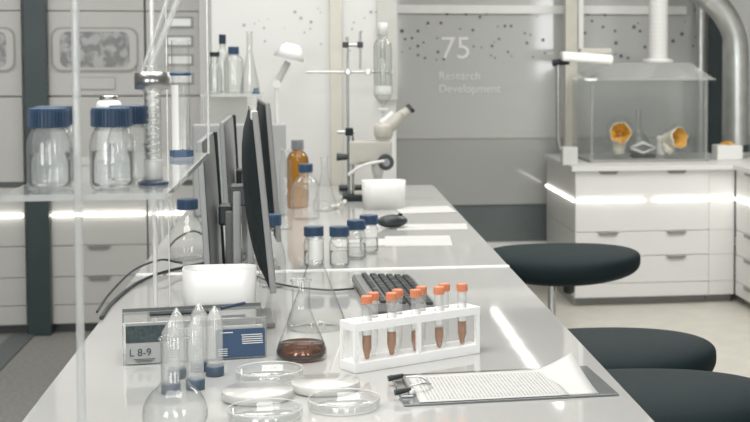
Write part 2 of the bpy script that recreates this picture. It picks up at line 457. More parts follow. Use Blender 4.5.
# ------------------------------------------------------------------ stools
def make_stool():
    t = thing('lab_stool', '', 'stool', (0, 0, 0), 0, 'black stools along the bench')
    bm = bmesh.new()
    bmesh.ops.create_uvsphere(bm, u_segments=56, v_segments=28, radius=1)
    for v in bm.verts:
        x, y, z = v.co
        r = sqrt(x * x + y * y)
        e = 0.62
        rr = r ** e if r > 1e-6 else 0
        zz = math.copysign(abs(z) ** 0.75, z)
        k = rr / r if r > 1e-6 else 1
        nx, ny = x * k, y * k
        w = 1 - 0.10 * ny
        px_, py_ = nx * 0.265 * w, ny * 0.205
        pz = zz * (0.046 if z > 0 else 0.066)
        pz += 0.012 * nx * nx * (1 if z > 0 else 0.4) - 0.016 * max(0, -ny) ** 3
        v.co = (px_, py_, 0.680 + pz)
    for f in bm.faces: f.smooth = True
    s = MB(); s.bm.free(); s.bm = bm; s.build('seat', M['stoolseat'], t)
    MB().cyl((-0.03, 0, 0.34), (-0.03, 0, 0.655), 0.014).build('column', M['chrome'], t)
    MB().cyl((-0.03, 0, 0.09), (-0.03, 0, 0.36), 0.024).build('gas_lift_sleeve', M['black'], t)
    m_ = MB(); m_.box((0.0, 0, 0.645), (0.16, 0.14, 0.02), bev=0.004); m_.build('mounting_plate', M['black'], t)
    MB().lathe([(0, 0), (0.013, 0), (0.019, 0.006), (0.021, 0.04), (0.018, 0.07), (0, 0.07)], 20, (0.025, -0.02, 0.572)).build('tilt_knob', M['black'], t)
    MB().lathe([(0, 0.05), (0.04, 0.05), (0.035, 0.10), (0, 0.10)], 24, (-0.03, 0, 0)).build('hub', M['black'], t)
    for k in range(5):
        a = 2 * pi * k / 5 + 0.3
        d = Vector((cos(a), sin(a), 0))
        MB().cyl(Vector((-0.03, 0, 0.08)) + d * 0.03, Vector((-0.03, 0, 0.055)) + d * 0.19, 0.016, 0.011).build('foot', M['black'], t)
        c = Vector((-0.03, 0, 0.025)) + d * 0.19
        MB().cyl(c + Vector((-0.01, 0, 0)), c + Vector((0.01, 0, 0)), 0.025).build('caster', M['black'], t)
    return t
st = make_stool()
st.location = (0.832, 4.60, 0); st.rotation_euler = (0, 0, -0.05)
st['label'] = 'farthest black padded stool, its chrome column showing in front of the drawers'
dup(st, (0.655, 3.12, 0), 'middle black padded stool tucked half under the bench', 0.03)
dup(st, (0.66, 2.68, 0), 'nearest black mesh stool cut off by the frame beside the clipboard', -0.10)

# ------------------------------------------------------------------ bottles
def ribbed_cap(r, z0, h, n=36):
    t = MB(); rings = []
    prof = [(0.93, 0), (1, 0.06), (1, 0.85), (0.94, 1.0)]
    bm = t.bm
    for q, (k, z) in enumerate(prof):
        ring = []
        for i in range(n * 4):
            a = 2 * pi * i / (n * 4)
            rib = (1 if (i % 4) < 2 else 0.915)
            ring.append(bm.verts.new((r * k * rib * cos(a), r * k * rib * sin(a), z0 + z * h)))
        rings.append(ring)
    for a, b2 in zip(rings, rings[1:]):
        for i in range(len(a)):
            bm.faces.new((a[i], a[(i + 1) % len(a)], b2[(i + 1) % len(a)], b2[i]))
    bm.faces.new(rings[0][::-1]); bm.faces.new(rings[-1])
    return t
def bottle_profile(R, H, rn, sh):
    """lab bottle: base radius R, glass height H, neck radius rn, shoulder height sh"""
    hb = H - sh
    p = [(0, 0.004), (R * 0.55, 0.002), (R * 0.80, 0.0), (R * 0.95, 0.003), (R, 0.010), (R, hb * 0.5), (R, hb)]
    n = 8
    for k in range(1, n + 1):
        u = k / n
        p.append((rn + (R - rn) * (cos(pi / 2 * u) ** 0.75 if u < 1 else 0.0), hb + sh * 0.52 * u))
    p += [(rn, H - 0.006), (rn * 1.06, H - 0.004), (rn * 1.06, H)]
    return p
def inner(p, zt, t=0.0025):
    """liquid body inside profile p up to height zt"""
    q = [(0, 0.006)]
    for r, z in p:
        if r <= 0 or z < 0.006: continue
        if z >= zt: break
        q.append((max(r - t, 0.001), z))
    q.insert(1, (q[1][0] * 0.93, 0.006)) if len(q) > 1 else None
    q.append((q[-1][0], zt)); q.append((0, zt))
    return q
def lab_bottle(loc, label, R, H, rn, sh, capm='blue', caph=0.022, capr=0.027, fill=None, group=None, glass='glass', name='reagent_bottle', ring=True):
    t = thing(name, label, 'bottle', loc, random.uniform(0, 6), group)
    p = bottle_profile(R, H, rn, sh)
    MB().lathe(p, 48).build('glass_body', M[glass], t)
    if ring:
        MB().torus((0, 0, H - caph * 0.98), rn * 1.04, 0.0018, 40, 8).build('pouring_ring', M['glass'], t)
    if fill:
        MB().lathe(inner(p, fill), 48).build('water', M['water'], t)
    ribbed_cap(capr, H - caph * 0.86, caph).build('cap', M[capm], t)
    return t

# ------------------------------------------------------------------ shelf over the bench
YSF = 1.815
ZS = at(60, 194.5, YSF).z
XS0, XS1 = at(1, 194.5, YSF).x, at(166, 193.5, YSF).x
t = thing('acrylic_shelf', 'clear acrylic shelf on thin rods above the bench, holding blue-capped bottles', 'shelf', ((XS0 + XS1) / 2, YSF + 0.36, BZ))
ox, oy = (XS0 + XS1) / 2, YSF + 0.36
hz = ZS - BZ
mb = MB(); mb.box((0, 0, hz - 0.004), (XS1 - XS0, 0.72, 0.008), bev=0.001); mb.build('shelf_plate', M['acrylic'], t)
MB().box((0, -0.3605, hz - 0.004), (XS1 - XS0, 0.002, 0.0078)).build('edge_strip', M['rodglass'], t)
MB().box(((XS1 - XS0) / 2 + 0.0012, 0, hz - 0.004), (0.002, 0.72, 0.0078)).build('edge_strip', M['rodglass'], t)
for pa, pb_, Yh in (((151, 198), (157, 246), 1.86), ((160, 196), (163, 240), 1.90), ((168, 192), (175, 226), 1.96)):
    a_, b_ = at(*pa, Yh), at(*pb_, Yh); a_.z = ZS - 0.0085
    MB().cyl((a_.x - ox, a_.y - oy, a_.z - BZ), (b_.x - ox, b_.y - oy, b_.z - BZ), 0.0048, 0.0022, seg=14).build('hanging_tube', M['rodglass'], t)
def rod(px, py, Y, r, top=1.75, nm='rod'):
    p = at(px, py, Y)
    MB().cyl((p.x - ox, p.y - oy, 0), (p.x - ox, p.y - oy, top - BZ), r, seg=20).build(nm, M['rodglass'], t)
rod(78, 190, YSF - 0.007, 0.0052)
rod(154, 190, 3.06, 0.0050)
rod(166.5, 60, 2.90, 0.0016)
q = at(208.5, 150, YSF + 0.715)
MB().cyl((q.x - ox, q.y - oy, hz - 0.002), (q.x - ox, q.y - oy, 1.75 - BZ), 0.0022, seg=16).build('rod', M['rodglass'], t)

s1 = onz(50, 190.5, ZS); s1.y = 1.80; s1 = at(50, 190.5, 1.80); s1.z = ZS
def onshelf(px, Y):
    p = at(px, 150, Y); return (p.x, Y, ZS + 0.0006)
bp = dict(R=0.0280, H=0.1025, rn=0.0195, sh=0.046, caph=0.0245, capr=0.0262, glass='bottleglass')
lab_bottle(onshelf(49.5, 1.865), 'front clear bottle with blue cap on the left of the acrylic shelf', fill=0.048, group='blue-capped bottles on the acrylic shelf', **bp)
lab_bottle(onshelf(112, 1.865), 'front clear bottle with blue cap right of the thick rod on the acrylic shelf', fill=0.050, group='blue-capped bottles on the acrylic shelf', **bp)
lab_bottle(onshelf(54.5, 1.93), 'blue-capped bottle mostly hidden behind the front left shelf bottle', fill=0.05, group='blue-capped bottles on the acrylic shelf', **bp)
lab_bottle(onshelf(129, 1.935), 'blue-capped bottle standing behind the front right shelf bottle', fill=0.055, group='blue-capped bottles on the acrylic shelf', **bp)
# white jar
t = thing('white_jar', 'small white plastic jar with metal rim behind the shelf bottles', 'jar', onshelf(109.5, 2.36))
MB().lathe([(0, 0), (0.018, 0), (0.020, 0.004), (0.020, 0.088), (0.0195, 0.095), (0.015, 0.099), (0, 0.099)], 32).build('jar_body', M['white'], t)
MB().lathe([(0, 0.099), (0.0145, 0.099), (0.0145, 0.107), (0, 0.107)], 32).build('lid', M['steel'], t)
# metal-collared glass column
t = thing('glass_column', 'glass column with spiral coil, steel collar and dark blue foot on shelf corner', 'glass column', onshelf(153, 1.93))
MB().lathe([(0, 0), (0.020, 0), (0.0205, 0.003), (0.012, 0.006), (0, 0.006)], 32).build('foot', M['darkblue'], t)
MB().lathe([(0, 0.006), (0.0125, 0.006), (0.0125, 0.032), (0.0115, 0.034), (0, 0.034)], 32).build('base_ring', M['cloudy'], t)
MB().lathe([(0.0115, 0.034), (0.0115, 0.125), (0.0215, 0.131), (0.0215, 0.160)], 40).build('outer_tube', M['glass'], t)
coil = [(0.0075 * cos(k * 0.7), 0.0075 * sin(k * 0.7), 0.036 + k * 0.00105) for k in range(88)]
MB().tube(coil, 0.0016, 6, 2).build('spiral_coil', M['rodglass'], t)
MB().lathe([(0.0222, 0.128), (0.0230, 0.128), (0.0230, 0.151), (0.0222, 0.151), (0.0222, 0.128)], 40).build('collar', M['steel'], t)
cz = onshelf(153, 1.93)
def lean_rod(name, label, pa, pb, Y, r, cat, grp=None):
    a, b_ = at(*pa, Y), at(*pb, Y)
    o = MB().cyl(Vector((0, 0, 0)), b_ - a, r, seg=14).build(name, M['rodglass']); o.location = a
    tag(o, label, cat, grp); return o
lean_rod('glass_rod', 'glass rod leaning from the steel collar up to the top edge, the left one', (140, 78), (170, -8), 1.929, 0.0026, 'glass rod', 'glass rods in the steel collar')
lean_rod('glass_rod', 'thicker glass rod leaning in the steel collar, right of the other rod', (147, 76), (181, -8), 1.935, 0.0042, 'glass rod', 'glass rods in the steel collar')
# measuring cylinder
t = thing('measuring_cylinder', 'glass measuring cylinder with blue guard ring and blue foot at shelf back', 'measuring cylinder', onshelf(181.5, 2.44))
MB().prism([(0.020 * cos(pi / 3 * k), 0.020 * sin(pi / 3 * k)) for k in range(6)], 0, 0.011).build('foot', M['blue'], t)
MB().lathe([(0, 0.011), (0.015, 0.011), (0.0152, 0.194), (0.0175, 0.198)], 36).build('tube', M['glass'], t)
MB().lathe([(0.0155, 0.138), (0.0175, 0.138), (0.0175, 0.1435), (0.0155, 0.1435), (0.0155, 0.138)], 32).build('guard_ring', M['blue'], t)
mb = MB()
for k in range(24):
    z = 0.03 + k * 0.0042; w = 0.008 if k % 5 == 0 else 0.004
    for j in range(4):
        a = -pi / 2 + 0.12 * j * (w / 0.006) - 0.2
        a2 = a + 0.12 * (w / 0.006)
        mb.quad([(0.0154 * cos(a), 0.0154 * sin(a), z), (0.0154 * cos(a2), 0.0154 * sin(a2), z), (0.0154 * cos(a2), 0.0154 * sin(a2), z + 0.0007), (0.0154 * cos(a), 0.0154 * sin(a), z + 0.0007)])
mb.build('graduations', M['greycap'], t)
mb = MB(); bm = mb.bm
rows = [[bm.verts.new((0.0156 * cos(-2.9 + 1.15 * k / 8), 0.0156 * sin(-2.9 + 1.15 * k / 8), z)) for k in range(9)] for z in (0.012, 0.122)]
for k in range(8): bm.faces.new((rows[0][k], rows[0][k + 1], rows[1][k + 1], rows[1][k])).smooth = True
mb.build('scale_strip', M['white'], t)

# ------------------------------------------------------------------ monitors
def make_monitor(label, x, yc, ztop, H, W, facing, tilt, front, back, post_dx, yaw=0.0, bulge=0.034, rim='bezel'):
    """panel parallel to the bench; facing +1 = screen towards +X"""
    t = thing('computer_monitor', label, 'monitor', (x, yc, BZ + 0.0006), yaw, 'monitors back to back on the bench')
    zc = ztop - BZ - H / 2
    R = Matrix.Rotation(tilt, 4, 'Y')
    f = facing
    def loc(dx, dy, dz): return Vector((0, 0, zc)) + (R @ Vector((dx, dy, dz)))
    mb = MB(); mb.box(loc(0, 0, 0), (0.013, W, H), bev=0.003, mtx=R); mb.build('bezel', M[rim], t)
    mb = MB(); mb.box(loc(f * 0.0068, 0, 0.004), (0.002, W - 0.03, H - 0.04), mtx=R); mb.build('screen', M['black'], t)
    # curved back housing
    mb = MB(); bm = mb.bm; n, k2 = 14, 10; g = []
    for i in range(n + 1):
        row = []
        for j in range(k2 + 1):
            u, v = i / n * 2 - 1, j / k2 * 2 - 1
            d = bulge * (1 - abs(u) ** 2.6) ** 0.7 * (1 - abs(v) ** 2.6) ** 0.7
            row.append(bm.verts.new(loc(-f * (0.0075 + d), u * W * 0.485, v * H * 0.48)))
        g.append(row)
    for i in range(n):
        for j in range(k2):
            q = bm.faces.new((g[i][j], g[i + 1][j], g[i + 1][j + 1], g[i][j + 1])); q.smooth = True
    mb.build('back_housing', M[back], t)
    if f < 0: MB().box(loc(0.004, W / 2 - 0.006, 0), (0.022, 0.022, H), bev=0.003, mtx=R).build('edge_strip', M['shell'], t)
    px_ = -f * post_dx
    MB().box((-f * (post_dx - 0.038), 0, 0.006), (0.080, 0.18, 0.012), bev=0.003).build('stand_base', M['bezel'], t)
    MB().box((px_, 0, 0.012 + zc / 2), (0.018, 0.075, zc), bev=0.005).build('stand_post', M['greyback'], t)
    hub = loc(-f * 0.035, 0, 0)
    MB().box(((px_ + hub.x) / 2, 0, zc), (abs(px_ - hub.x) + 0.03, 0.07, 0.045), bev=0.005).build('mount_arm', M['black'], t)
    return t
ma = make_monitor('dark monitor seen edge-on, nearest of the pair facing the stools, silver top corner', -0.106, 3.15, 1.256, 0.385, 0.37, 1, radians(-5.2), 'black', 'shell', 0.054, radians(3.6), 0.030)
MB().box((-0.019, -0.170, 1.247 - BZ), (0.015, 0.028, 0.020), bev=0.005).build('corner_cap', M['greycol'], ma)
make_monitor('dark monitor seen edge-on behind the nearest one, in front of the amber bottle', -0.112, 3.96, 1.245, 0.372, 0.40, 1, radians(-4.2), 'black', 'shell', 0.054, radians(5.0), 0.026)
make_monitor('grey-backed monitor just above the white bin, turned away from the stools', at(209.5, 136, 3.28).x, 3.28, 1.186, 0.36, 0.37, -1, radians(-3.0), 'black', 'greyback', 0.044, 0, 0.006, 'greyback')
make_monitor('grey-backed monitor in the far row, its grey post and foot plate showing', at(229, 118, 4.16).x, 4.16, 1.186, 0.34, 0.46, -1, radians(-2.5), 'black', 'greyback', 0.044, 0, 0.006, 'greyback')

# ------------------------------------------------------------------ bin and storage box
def rrect(w, d, r, n=8):
    p = []
    for cx, cy, a0 in ((w / 2 - r, d / 2 - r, 0), (-w / 2 + r, d / 2 - r, 90), (-w / 2 + r, -d / 2 + r, 180), (w / 2 - r, -d / 2 + r, 270)):
        p += [(cx + r * cos(radians(a0 + 90 * k / n)), cy + r * sin(radians(a0 + 90 * k / n))) for k in range(n + 1)]
    return p
def open_tub(w, d, h, r, wall, m, name, parent, taper=0.94):
    mb = MB(); bm = mb.bm
    rings = []
    for (k, z, off) in ((taper, 0, 0), (1.0, h, 0), (1.0, h, wall), (taper, 0.004, wall)):
        rings.append([bm.verts.new((x * k * (1 - 2 * off / w), y * k * (1 - 2 * off / d), z)) for x, y in rrect(w, d, r)])
    for a, b2 in zip(rings, rings[1:]):
        for i in range(len(a)):
            f = bm.faces.new((a[i], a[(i + 1) % len(a)], b2[(i + 1) % len(a)], b2[i])); f.smooth = abs(a[0].co.z - b2[0].co.z) > 1e-4
    bm.faces.new(rings[0][::-1]); bm.faces.new(rings[-1])
    return mb.build(name, m, parent)
BY = 2.955
bx0, bx1 = at(181, 285, BY - 0.04).x, at(256, 285, BY - 0.04).x
o = open_tub(bx1 - bx0, 0.088, at(219, 267.5, BY).z - BZ, 0.032, 0.004, M['binwhite'], 'plastic_bin', None)
tag(o, 'open white plastic bin with rounded corners behind the storage box', 'bin'); o.location = ((bx0 + bx1) / 2, BY, BZ + 0.0005)

pl, pr = onz(123, 366), onz(267, 357.5)
ang = atan2(pr.y - pl.y, pr.x - pl.x); LB = (pr - pl).length
t = thing('storage_box', 'clear-topped storage box with a dark, a grey and a blue label on its front', 'box', pl, ang)
hb, db = 0.082, 0.125
MB().box((LB / 2, db / 2, hb / 2), (LB, db, hb), bev=0.003).build('box_body', M['clearbox'], t)
MB().box((LB / 2, 0.006, hb * 0.41), (LB - 0.016, 0.006, hb * 0.78), bev=0.001).build('front_card', M['white'], t)
fx = LB / 144.0
def lab(px0, px1, z0, z1, m, nm, y=-0.0012, th=0.0024):
    return MB().box((((px0 + px1) / 2 - 123) * fx, y, (z0 + z1) / 2), ((px1 - px0) * fx, th, z1 - z0)).build(nm, M[m], t)
def zb(y): return (366 - y) / 43.0 * hb
lab(126, 172, 0.044, 0.076, 'labeldark', 'dark_label')
lg = lab(126, 172, 0.005, 0.043, 'labelgrey', 'grey_label')
lb_ = lab(215, 265, 0.004, 0.060, 'labelblue', 'blue_label')
lab(126, 265, 0.0765, 0.081, 'seam', 'top_edge')
text_mesh('lettering', 'L 8-9', 0.020, M['print'], t, ((129 - 123) * fx, -0.0030, 0.018), (pi / 2, 0, 0))
mb = MB()
for k in range(3): mb.box(((144 - 123) * fx, -0.0029, 0.0115 - k * 0.0028), (0.04 - 0.006 * k, 0.0006, 0.0012))
mb.build('small_print', M['print'], t)
mb = MB(); rnd = random.Random(3)
for k in range(5):
    mb.box(((252 - 123) * fx + rnd.uniform(-0.002, 0.002), -0.0029, 0.048 - k * 0.0042), (0.040, 0.0006, 0.0016))
mb.build('small_print', M['printwhite'], t)
mb = MB()
for k in range(4):
    mb.box(((222 - 123) * fx, -0.0029, 0.022 - k * 0.0042), (0.018, 0.0006, 0.0014))
mb.build('small_print', M['printwhite'], t)
MB().box(((226 - 123) * fx, -0.0029, 0.054), (0.024, 0.0006, 0.0016)).build('small_print', M['printwhite'], t)
MB().box((LB * 0.40, db * 0.60, hb + 0.002), (LB * 0.42, db * 0.22, 0.004), bev=0.001).build('dark_insert', M['shell'], t)
MB().box((LB / 2, db - 0.004, hb + 0.003), (LB, 0.006, 0.006)).build('back_edge', M['cabdark'], t)
# dark clip pen lying on the box
pz = BZ + hb + 0.004
a = onz(206, 309, pz + 0.005); c_ = onz(231, 304, pz + 0.006)
o = MB().cyl((0, 0, 0), (0.045, 0.03, 0.004), 0.0035, 0.0030).build('pen', M['darkblue'])
o.location = (pl.x + LB * 0.66, pl.y + 0.085, pz + 0.005)
tag(o, 'short dark pen lying on top of the storage box', 'pen')

# ------------------------------------------------------------------ inverted centrifuge tubes
def make_ctube(loc, label):
    t = thing('centrifuge_tube', label, 'centrifuge tube', loc, random.uniform(0, 6), 'upturned centrifuge tubes beside the storage box')
    MB().lathe([(0, 0), (0.0158, 0), (0.0168, 0.002), (0.0168, 0.017), (0.0158, 0.019), (0, 0.019)], 32).build('cap', M['blue_t'], t)
    MB().lathe([(0.0150, 0.019), (0.0148, 0.107), (0.0142, 0.109), (0.0012, 0.131), (0.0, 0.1312)], 36).build('tube', M['plastic'], t)
    mb = MB()
    for k in range(12):
        z = 0.03 + 0.006 * k
        for j in range(5):
            a = -1.9 + 0.10 * j; a2 = a + 0.10
            mb.quad([(0.0151 * cos(a), 0.0151 * sin(a), z), (0.0151 * cos(a2), 0.0151 * sin(a2), z), (0.0151 * cos(a2), 0.0151 * sin(a2), z + 0.0007), (0.0151 * cos(a), 0.0151 * sin(a), z + 0.0007)])
    mb.build('graduations', M['greycap'], t)
    return t
M['blue_t'] = mat('tube_cap_blue', (0.065, 0.10, 0.145), 0.45)
for (px, py, lb) in ((215, 375.5, 'upturned conical tube standing apart in front of the blue label'),
                     (199.5, 371, 'upturned conical tube at the back of the cluster, tallest tip beside the blue label'),
                     (195.5, 389, 'upturned conical tube with a clear blue cap in front, right of the flask neck'),
                     (177, 378, 'upturned conical tube behind the flask neck, beside the grey label'),
                     (171, 393, 'upturned conical tube directly behind the round flask neck, lowest tip')):
    p = onz(px, py); make_ctube(p, lb)

# ------------------------------------------------------------------ round flask
p = onz(175.5, 443)
t = thing('boiling_flask', 'empty round-bottomed glass flask with tall neck at the lower edge', 'flask', p)
Rf = 0.049; zc = 0.046
pr_ = [(0, 0.001), (0.02, 0.0)] + [(Rf * cos(radians(a)), zc + Rf * sin(radians(a))) for a in range(-64, 62, 6)]
neck = 0.0205
pr_ += [(neck + 0.003, zc + 0.046), (neck, zc + 0.052), (neck, zc + 0.112), (neck + 0.0025, zc + 0.117)]
MB().lathe(pr_, 56).build('glass_body', M['glass'], t)
MB().torus((0, 0, zc + 0.117), neck + 0.002, 0.0017).build('rim', M['glass'], t)

# ------------------------------------------------------------------ petri dishes
def dish(loc, label, kind='clear', R=0.061):
    t = thing('petri_dish', label, 'petri dish', loc, random.uniform(0, 6), 'petri dishes on the bench')
    g = M['dishglass'] if kind == 'clear' else M['cloudy']
    MB().lathe([(0, 0.001), (R * 0.92, 0.001), (R * 0.93, 0.003), (R * 0.93, 0.0135), (R * 0.91, 0.0135), (R * 0.91, 0.0035), (0, 0.0035)], 64).build('dish', g, t)
    if kind != 'clear':
        MB().lathe([(0, 0.0036), (R * 0.90, 0.0036), (R * 0.90, 0.008), (0, 0.008)], 64).build('agar', M['agar'], t)
        MB().torus((0, 0, 0.0085), R * 0.905, 0.0008, 64).build('agar_rim', M['rimtan'], t)
        MB().lathe([(R, 0.004), (R, 0.0165), (R * 0.985, 0.0175), (0, 0.0175)], 64).build('lid', M['cloudy'], t)
    else:
        MB().lathe([(R, 0.004), (R, 0.0170), (R * 0.985, 0.018)], 64).build('lid', g, t)
        MB().torus((0, 0, 0.018), R * 0.99, 0.0011, 64).build('rim', M['dishrim'], t)
        MB().torus((0, 0, 0.002), R * 0.925, 0.0012, 64).build('base_ring', M['dishrim'], t)
    return t
def dish_px(px, py): return onz(px, py, BZ + 0.018)
for (px, py, k, lb) in ((269.5, 368.6, 'clear', 'clear empty petri dish right in front of the amber-filled flask'),
                        (257.5, 388.5, 'cloudy', 'cloudy lidded petri dish between the two clear dishes beside the tubes'),
                        (265, 407.5, 'clear', 'clear empty petri dish at the lower edge, below the cloudy lidded one'),
                        (325.5, 380.0, 'cloudy', 'cloudy petri dish with tan rim line in front of the tube rack'),
                        (344, 397.3, 'clear', 'large clear petri dish left of the clipboard clip')):
    q = dish_px(px, py); q.z = BZ; dish(q, lb, k)

# ------------------------------------------------------------------ Erlenmeyer flasks
def flask_profile(R, H, rn, hn):
    zs = H - hn
    p = [(0, 0.003), (R * 0.7, 0.002), (R * 0.90, 0.0), (R * 0.98, 0.004), (R, 0.011), (R * 0.985, 0.02)]
    n = 12
    for k in range(1, n + 1):
        u = k / n
        r = R * 0.985 + (rn - R * 0.985) * u
        r += -0.06 * (R - rn) * sin(pi * u) * (u - 0.1)
        p.append((r, 0.02 + (zs - 0.02) * u))
    p += [(rn * 0.985, zs + 0.008), (rn * 0.985, H - 0.006), (rn * 1.05, H - 0.003), (rn * 1.16, H)]
    return p
def erlen(loc, label, R, H, rn, hn, liq=None, liqm=None, glass='glass', group=None):
    t = thing('erlenmeyer_flask', label, 'flask', loc, 0, group)
    p = flask_profile(R, H, rn, hn)
    MB().lathe(p, 56).build('glass_body', M[glass], t)
    MB().torus((0, 0, H), rn * 1.14, 0.0013, 40, 8).build('rim', M[glass], t)
    if liq: MB().lathe(inner(p, liq, 0.0015), 56).build('liquid', M[liqm], t)
    return t
erlen(onz(301.5, 358.5), 'conical flask holding brown amber liquid, between the dishes and the tube rack', 0.0495, 0.1545, 0.0175, 0.052, 0.031, 'brown')
q = Vector((at(316, 300, 3.05).x, 3.05, BZ)); HT = at(314, 238, 3.05).z - BZ
te = erlen(q, 'tall empty conical flask with white frosted neck behind the brown one', 0.063, HT, 0.0165, 0.050)
MB().lathe([(0.0172, HT - 0.046), (0.0174, HT - 0.004)], 40).build('frosted_neck', M['cloudy'], te)

# ------------------------------------------------------------------ test tube rack with tubes
fl, fr_ = Vector((0.0815, 2.600, BZ)), Vector((0.334, 2.745, BZ))
ra = atan2(fr_.y - fl.y, fr_.x - fl.x); RL = (fr_ - fl).length; RD = 0.055
rk = thing('test_tube_rack', 'white plastic tube rack with two decks behind the clipboard', 'test tube rack', fl, ra)
front = []; back = []
for k in range(5): front.append((0.036 + 0.0555 * k, 0.016))
for k in range(4): back.append((0.036 + 0.0555 * k + 0.030, 0.040))
spare = (0.036 + 0.0555 * 0 + 0.064, 0.041)
def holed_plate(z0, z1, holes, r, name):
    me = bpy.data.meshes.new(name)
    bm = bmesh.new()
    outer = [bm.verts.new((x, y, z0)) for x, y in ((0, 0), (RL, 0), (RL, RD), (0, RD))]
    es = [bm.edges.new((outer[i], outer[(i + 1) % 4])) for i in range(4)]
    for hx, hy in holes:
        vs = [bm.verts.new((hx + r * cos(2 * pi * k / 20), hy + r * sin(2 * pi * k / 20), z0)) for k in range(20)]
        es += [bm.edges.new((vs[i], vs[(i + 1) % 20])) for i in range(20)]
    bmesh.ops.triangle_fill(bm, edges=es, use_beauty=True)
    ext = bmesh.ops.extrude_face_region(bm, geom=list(bm.faces))
    for v in [g for g in ext['geom'] if isinstance(g, bmesh.types.BMVert)]: v.co.z = z1
    bmesh.ops.recalc_face_normals(bm, faces=list(bm.faces))
    bm.to_mesh(me); bm.free(); me.materials.append(M['rackwhite'])
    o = bpy.data.objects.new(name, me); COL.objects.link(o); o.parent = rk
    return o
RT_ = 0.0092
holed_plate(0.079, 0.094, front + back, RT_ + 0.0009, 'top_deck')
MB().box((RL / 2, RD / 2, 0.010), (RL, RD, 0.020), bev=0.002).build('base_deck', M['rackwhite'], rk)
for x in (0.0045, RL - 0.0045, RL * 0.5):
    for y in ((0.0045, RD - 0.0045) if x != RL * 0.5 else (0.0045,)):
        MB().box((x, y, 0.0495), (0.008, 0.008, 0.059)).build('post', M['rackwhite'], rk)
dirx = Vector((cos(ra), sin(ra), 0)); diry = Vector((-sin(ra), cos(ra), 0))
def make_tube(loc, label, fill, labl=True, cap=True):
    t = thing('sample_tube', label, 'sample tube', loc, ra, 'orange-capped tubes in the white rack')
    H = 0.107; R = RT_ - 0.0002
    p = [(0, 0.0), (0.003, 0.0006), (0.0048, 0.003), (R, 0.022), (R, H)]
    MB().lathe(p, 28).build('tube', M['plastic_t'], t)
    if fill:
        rr = 0.0045 + (R - 0.0045) * min(1, (fill - 0.003) / 0.019)
        q = [(0, 0.001), (0.0025, 0.0012), (0.0042, 0.0036)]
        if fill > 0.022: q += [(R - 0.0008, 0.0222), (R - 0.0008, fill), (0, fill)]
        else: q += [(rr, fill), (0, fill)]
        MB().lathe(q, 24).build('liquid', M['rust'], t)
    if labl:
        mb = MB(); n = 16; bm = mb.bm; rows = []
        for z in (0.047, 0.084):
            rows.append([bm.verts.new(((R + 0.0003) * cos(-pi * 0.95 + pi * 0.95 * k / n), (R + 0.0003) * sin(-pi * 0.95 + pi * 0.95 * k / n), z)) for k in range(n + 1)])
        for k in range(n): bm.faces.new((rows[0][k], rows[0][k + 1], rows[1][k + 1], rows[1][k])).smooth = True
        mb.build('label', M['white'], t)
    if cap:
        ribbed_cap(R + 0.0020, H - 0.001, 0.0145, 18).build('cap', M['orange'], t)
    return t
M['plastic_t'] = thin_glass('tube_plastic', (0.95, 0.955, 0.95), (0.75, 0.77, 0.77), 2.0, rough=0.03, haze=0.16)
names = ['front row tube at the left end of the white rack', 'second tube from the left in the front row of the rack', 'third front tube, standing at the middle post of the rack',
         'fourth tube from the left in the front row of the rack', 'lone orange-capped tube at the right end of the rack']
for k, (x, y) in enumerate(front):
    make_tube(fl + dirx * x + diry * y + Vector((0, 0, 0.0205)), 'orange-capped ' + names[k] if 'orange' not in names[k] else names[k], (0.050, 0.048, 0.040, 0.040, 0.056)[k])
bn = ['back row tube with orange cap behind the leftmost front tube', 'back row tube with orange cap behind the second front tube', 'back row tube with orange cap behind the middle front tube', 'back row tube with orange cap behind the fourth front tube']
for k, (x, y) in enumerate(back):
    make_tube(fl + dirx * x + diry * y + Vector((0, 0, 0.0205)), bn[k], 0.0, False)

# ------------------------------------------------------------------ clipboard and sheets
c0 = onz(404, 407); c1 = onz(619, 396)
ca = atan2(c1.y - c0.y, c1.x - c0.x) ; CL = (c1 - c0).length; CD = 0.225
t = thing('clipboard', 'dark clear clipboard with metal clip on the bench corner', 'clipboard', c0, ca)
MB().box((CL / 2, CD / 2, 0.002), (CL, CD, 0.004), bev=0.0015).build('board', M['smoke'], t)
mb = MB(); mb.box((0.012, CD / 2 - 0.01, 0.0065), (0.022, 0.115, 0.005), bev=0.002); mb.box((0.020, CD / 2 - 0.01, 0.0125), (0.010, 0.11, 0.010), bev=0.003)
mb.build('clip', M['steel'], t)
for dy in (-0.06, 0.045):
    MB().cyl((-0.010, CD / 2 + dy - 0.006, 0.014), (0.018, CD / 2 + dy, 0.017), 0.0055, 0.004).build('clip_end', M['black'], t)
MB().tube([(0.018, CD / 2 - 0.04, 0.018), (0.045, CD / 2 - 0.035, 0.020), (0.060, CD / 2 - 0.008, 0.012), (0.045, CD / 2 + 0.02, 0.019), (0.018, CD / 2 + 0.025, 0.018)], 0.0016, 8).build('hanging_loop', M['steel'], t)
dcx = Vector((cos(ca), sin(ca), 0)); dcy = Vector((-sin(ca), cos(ca), 0))
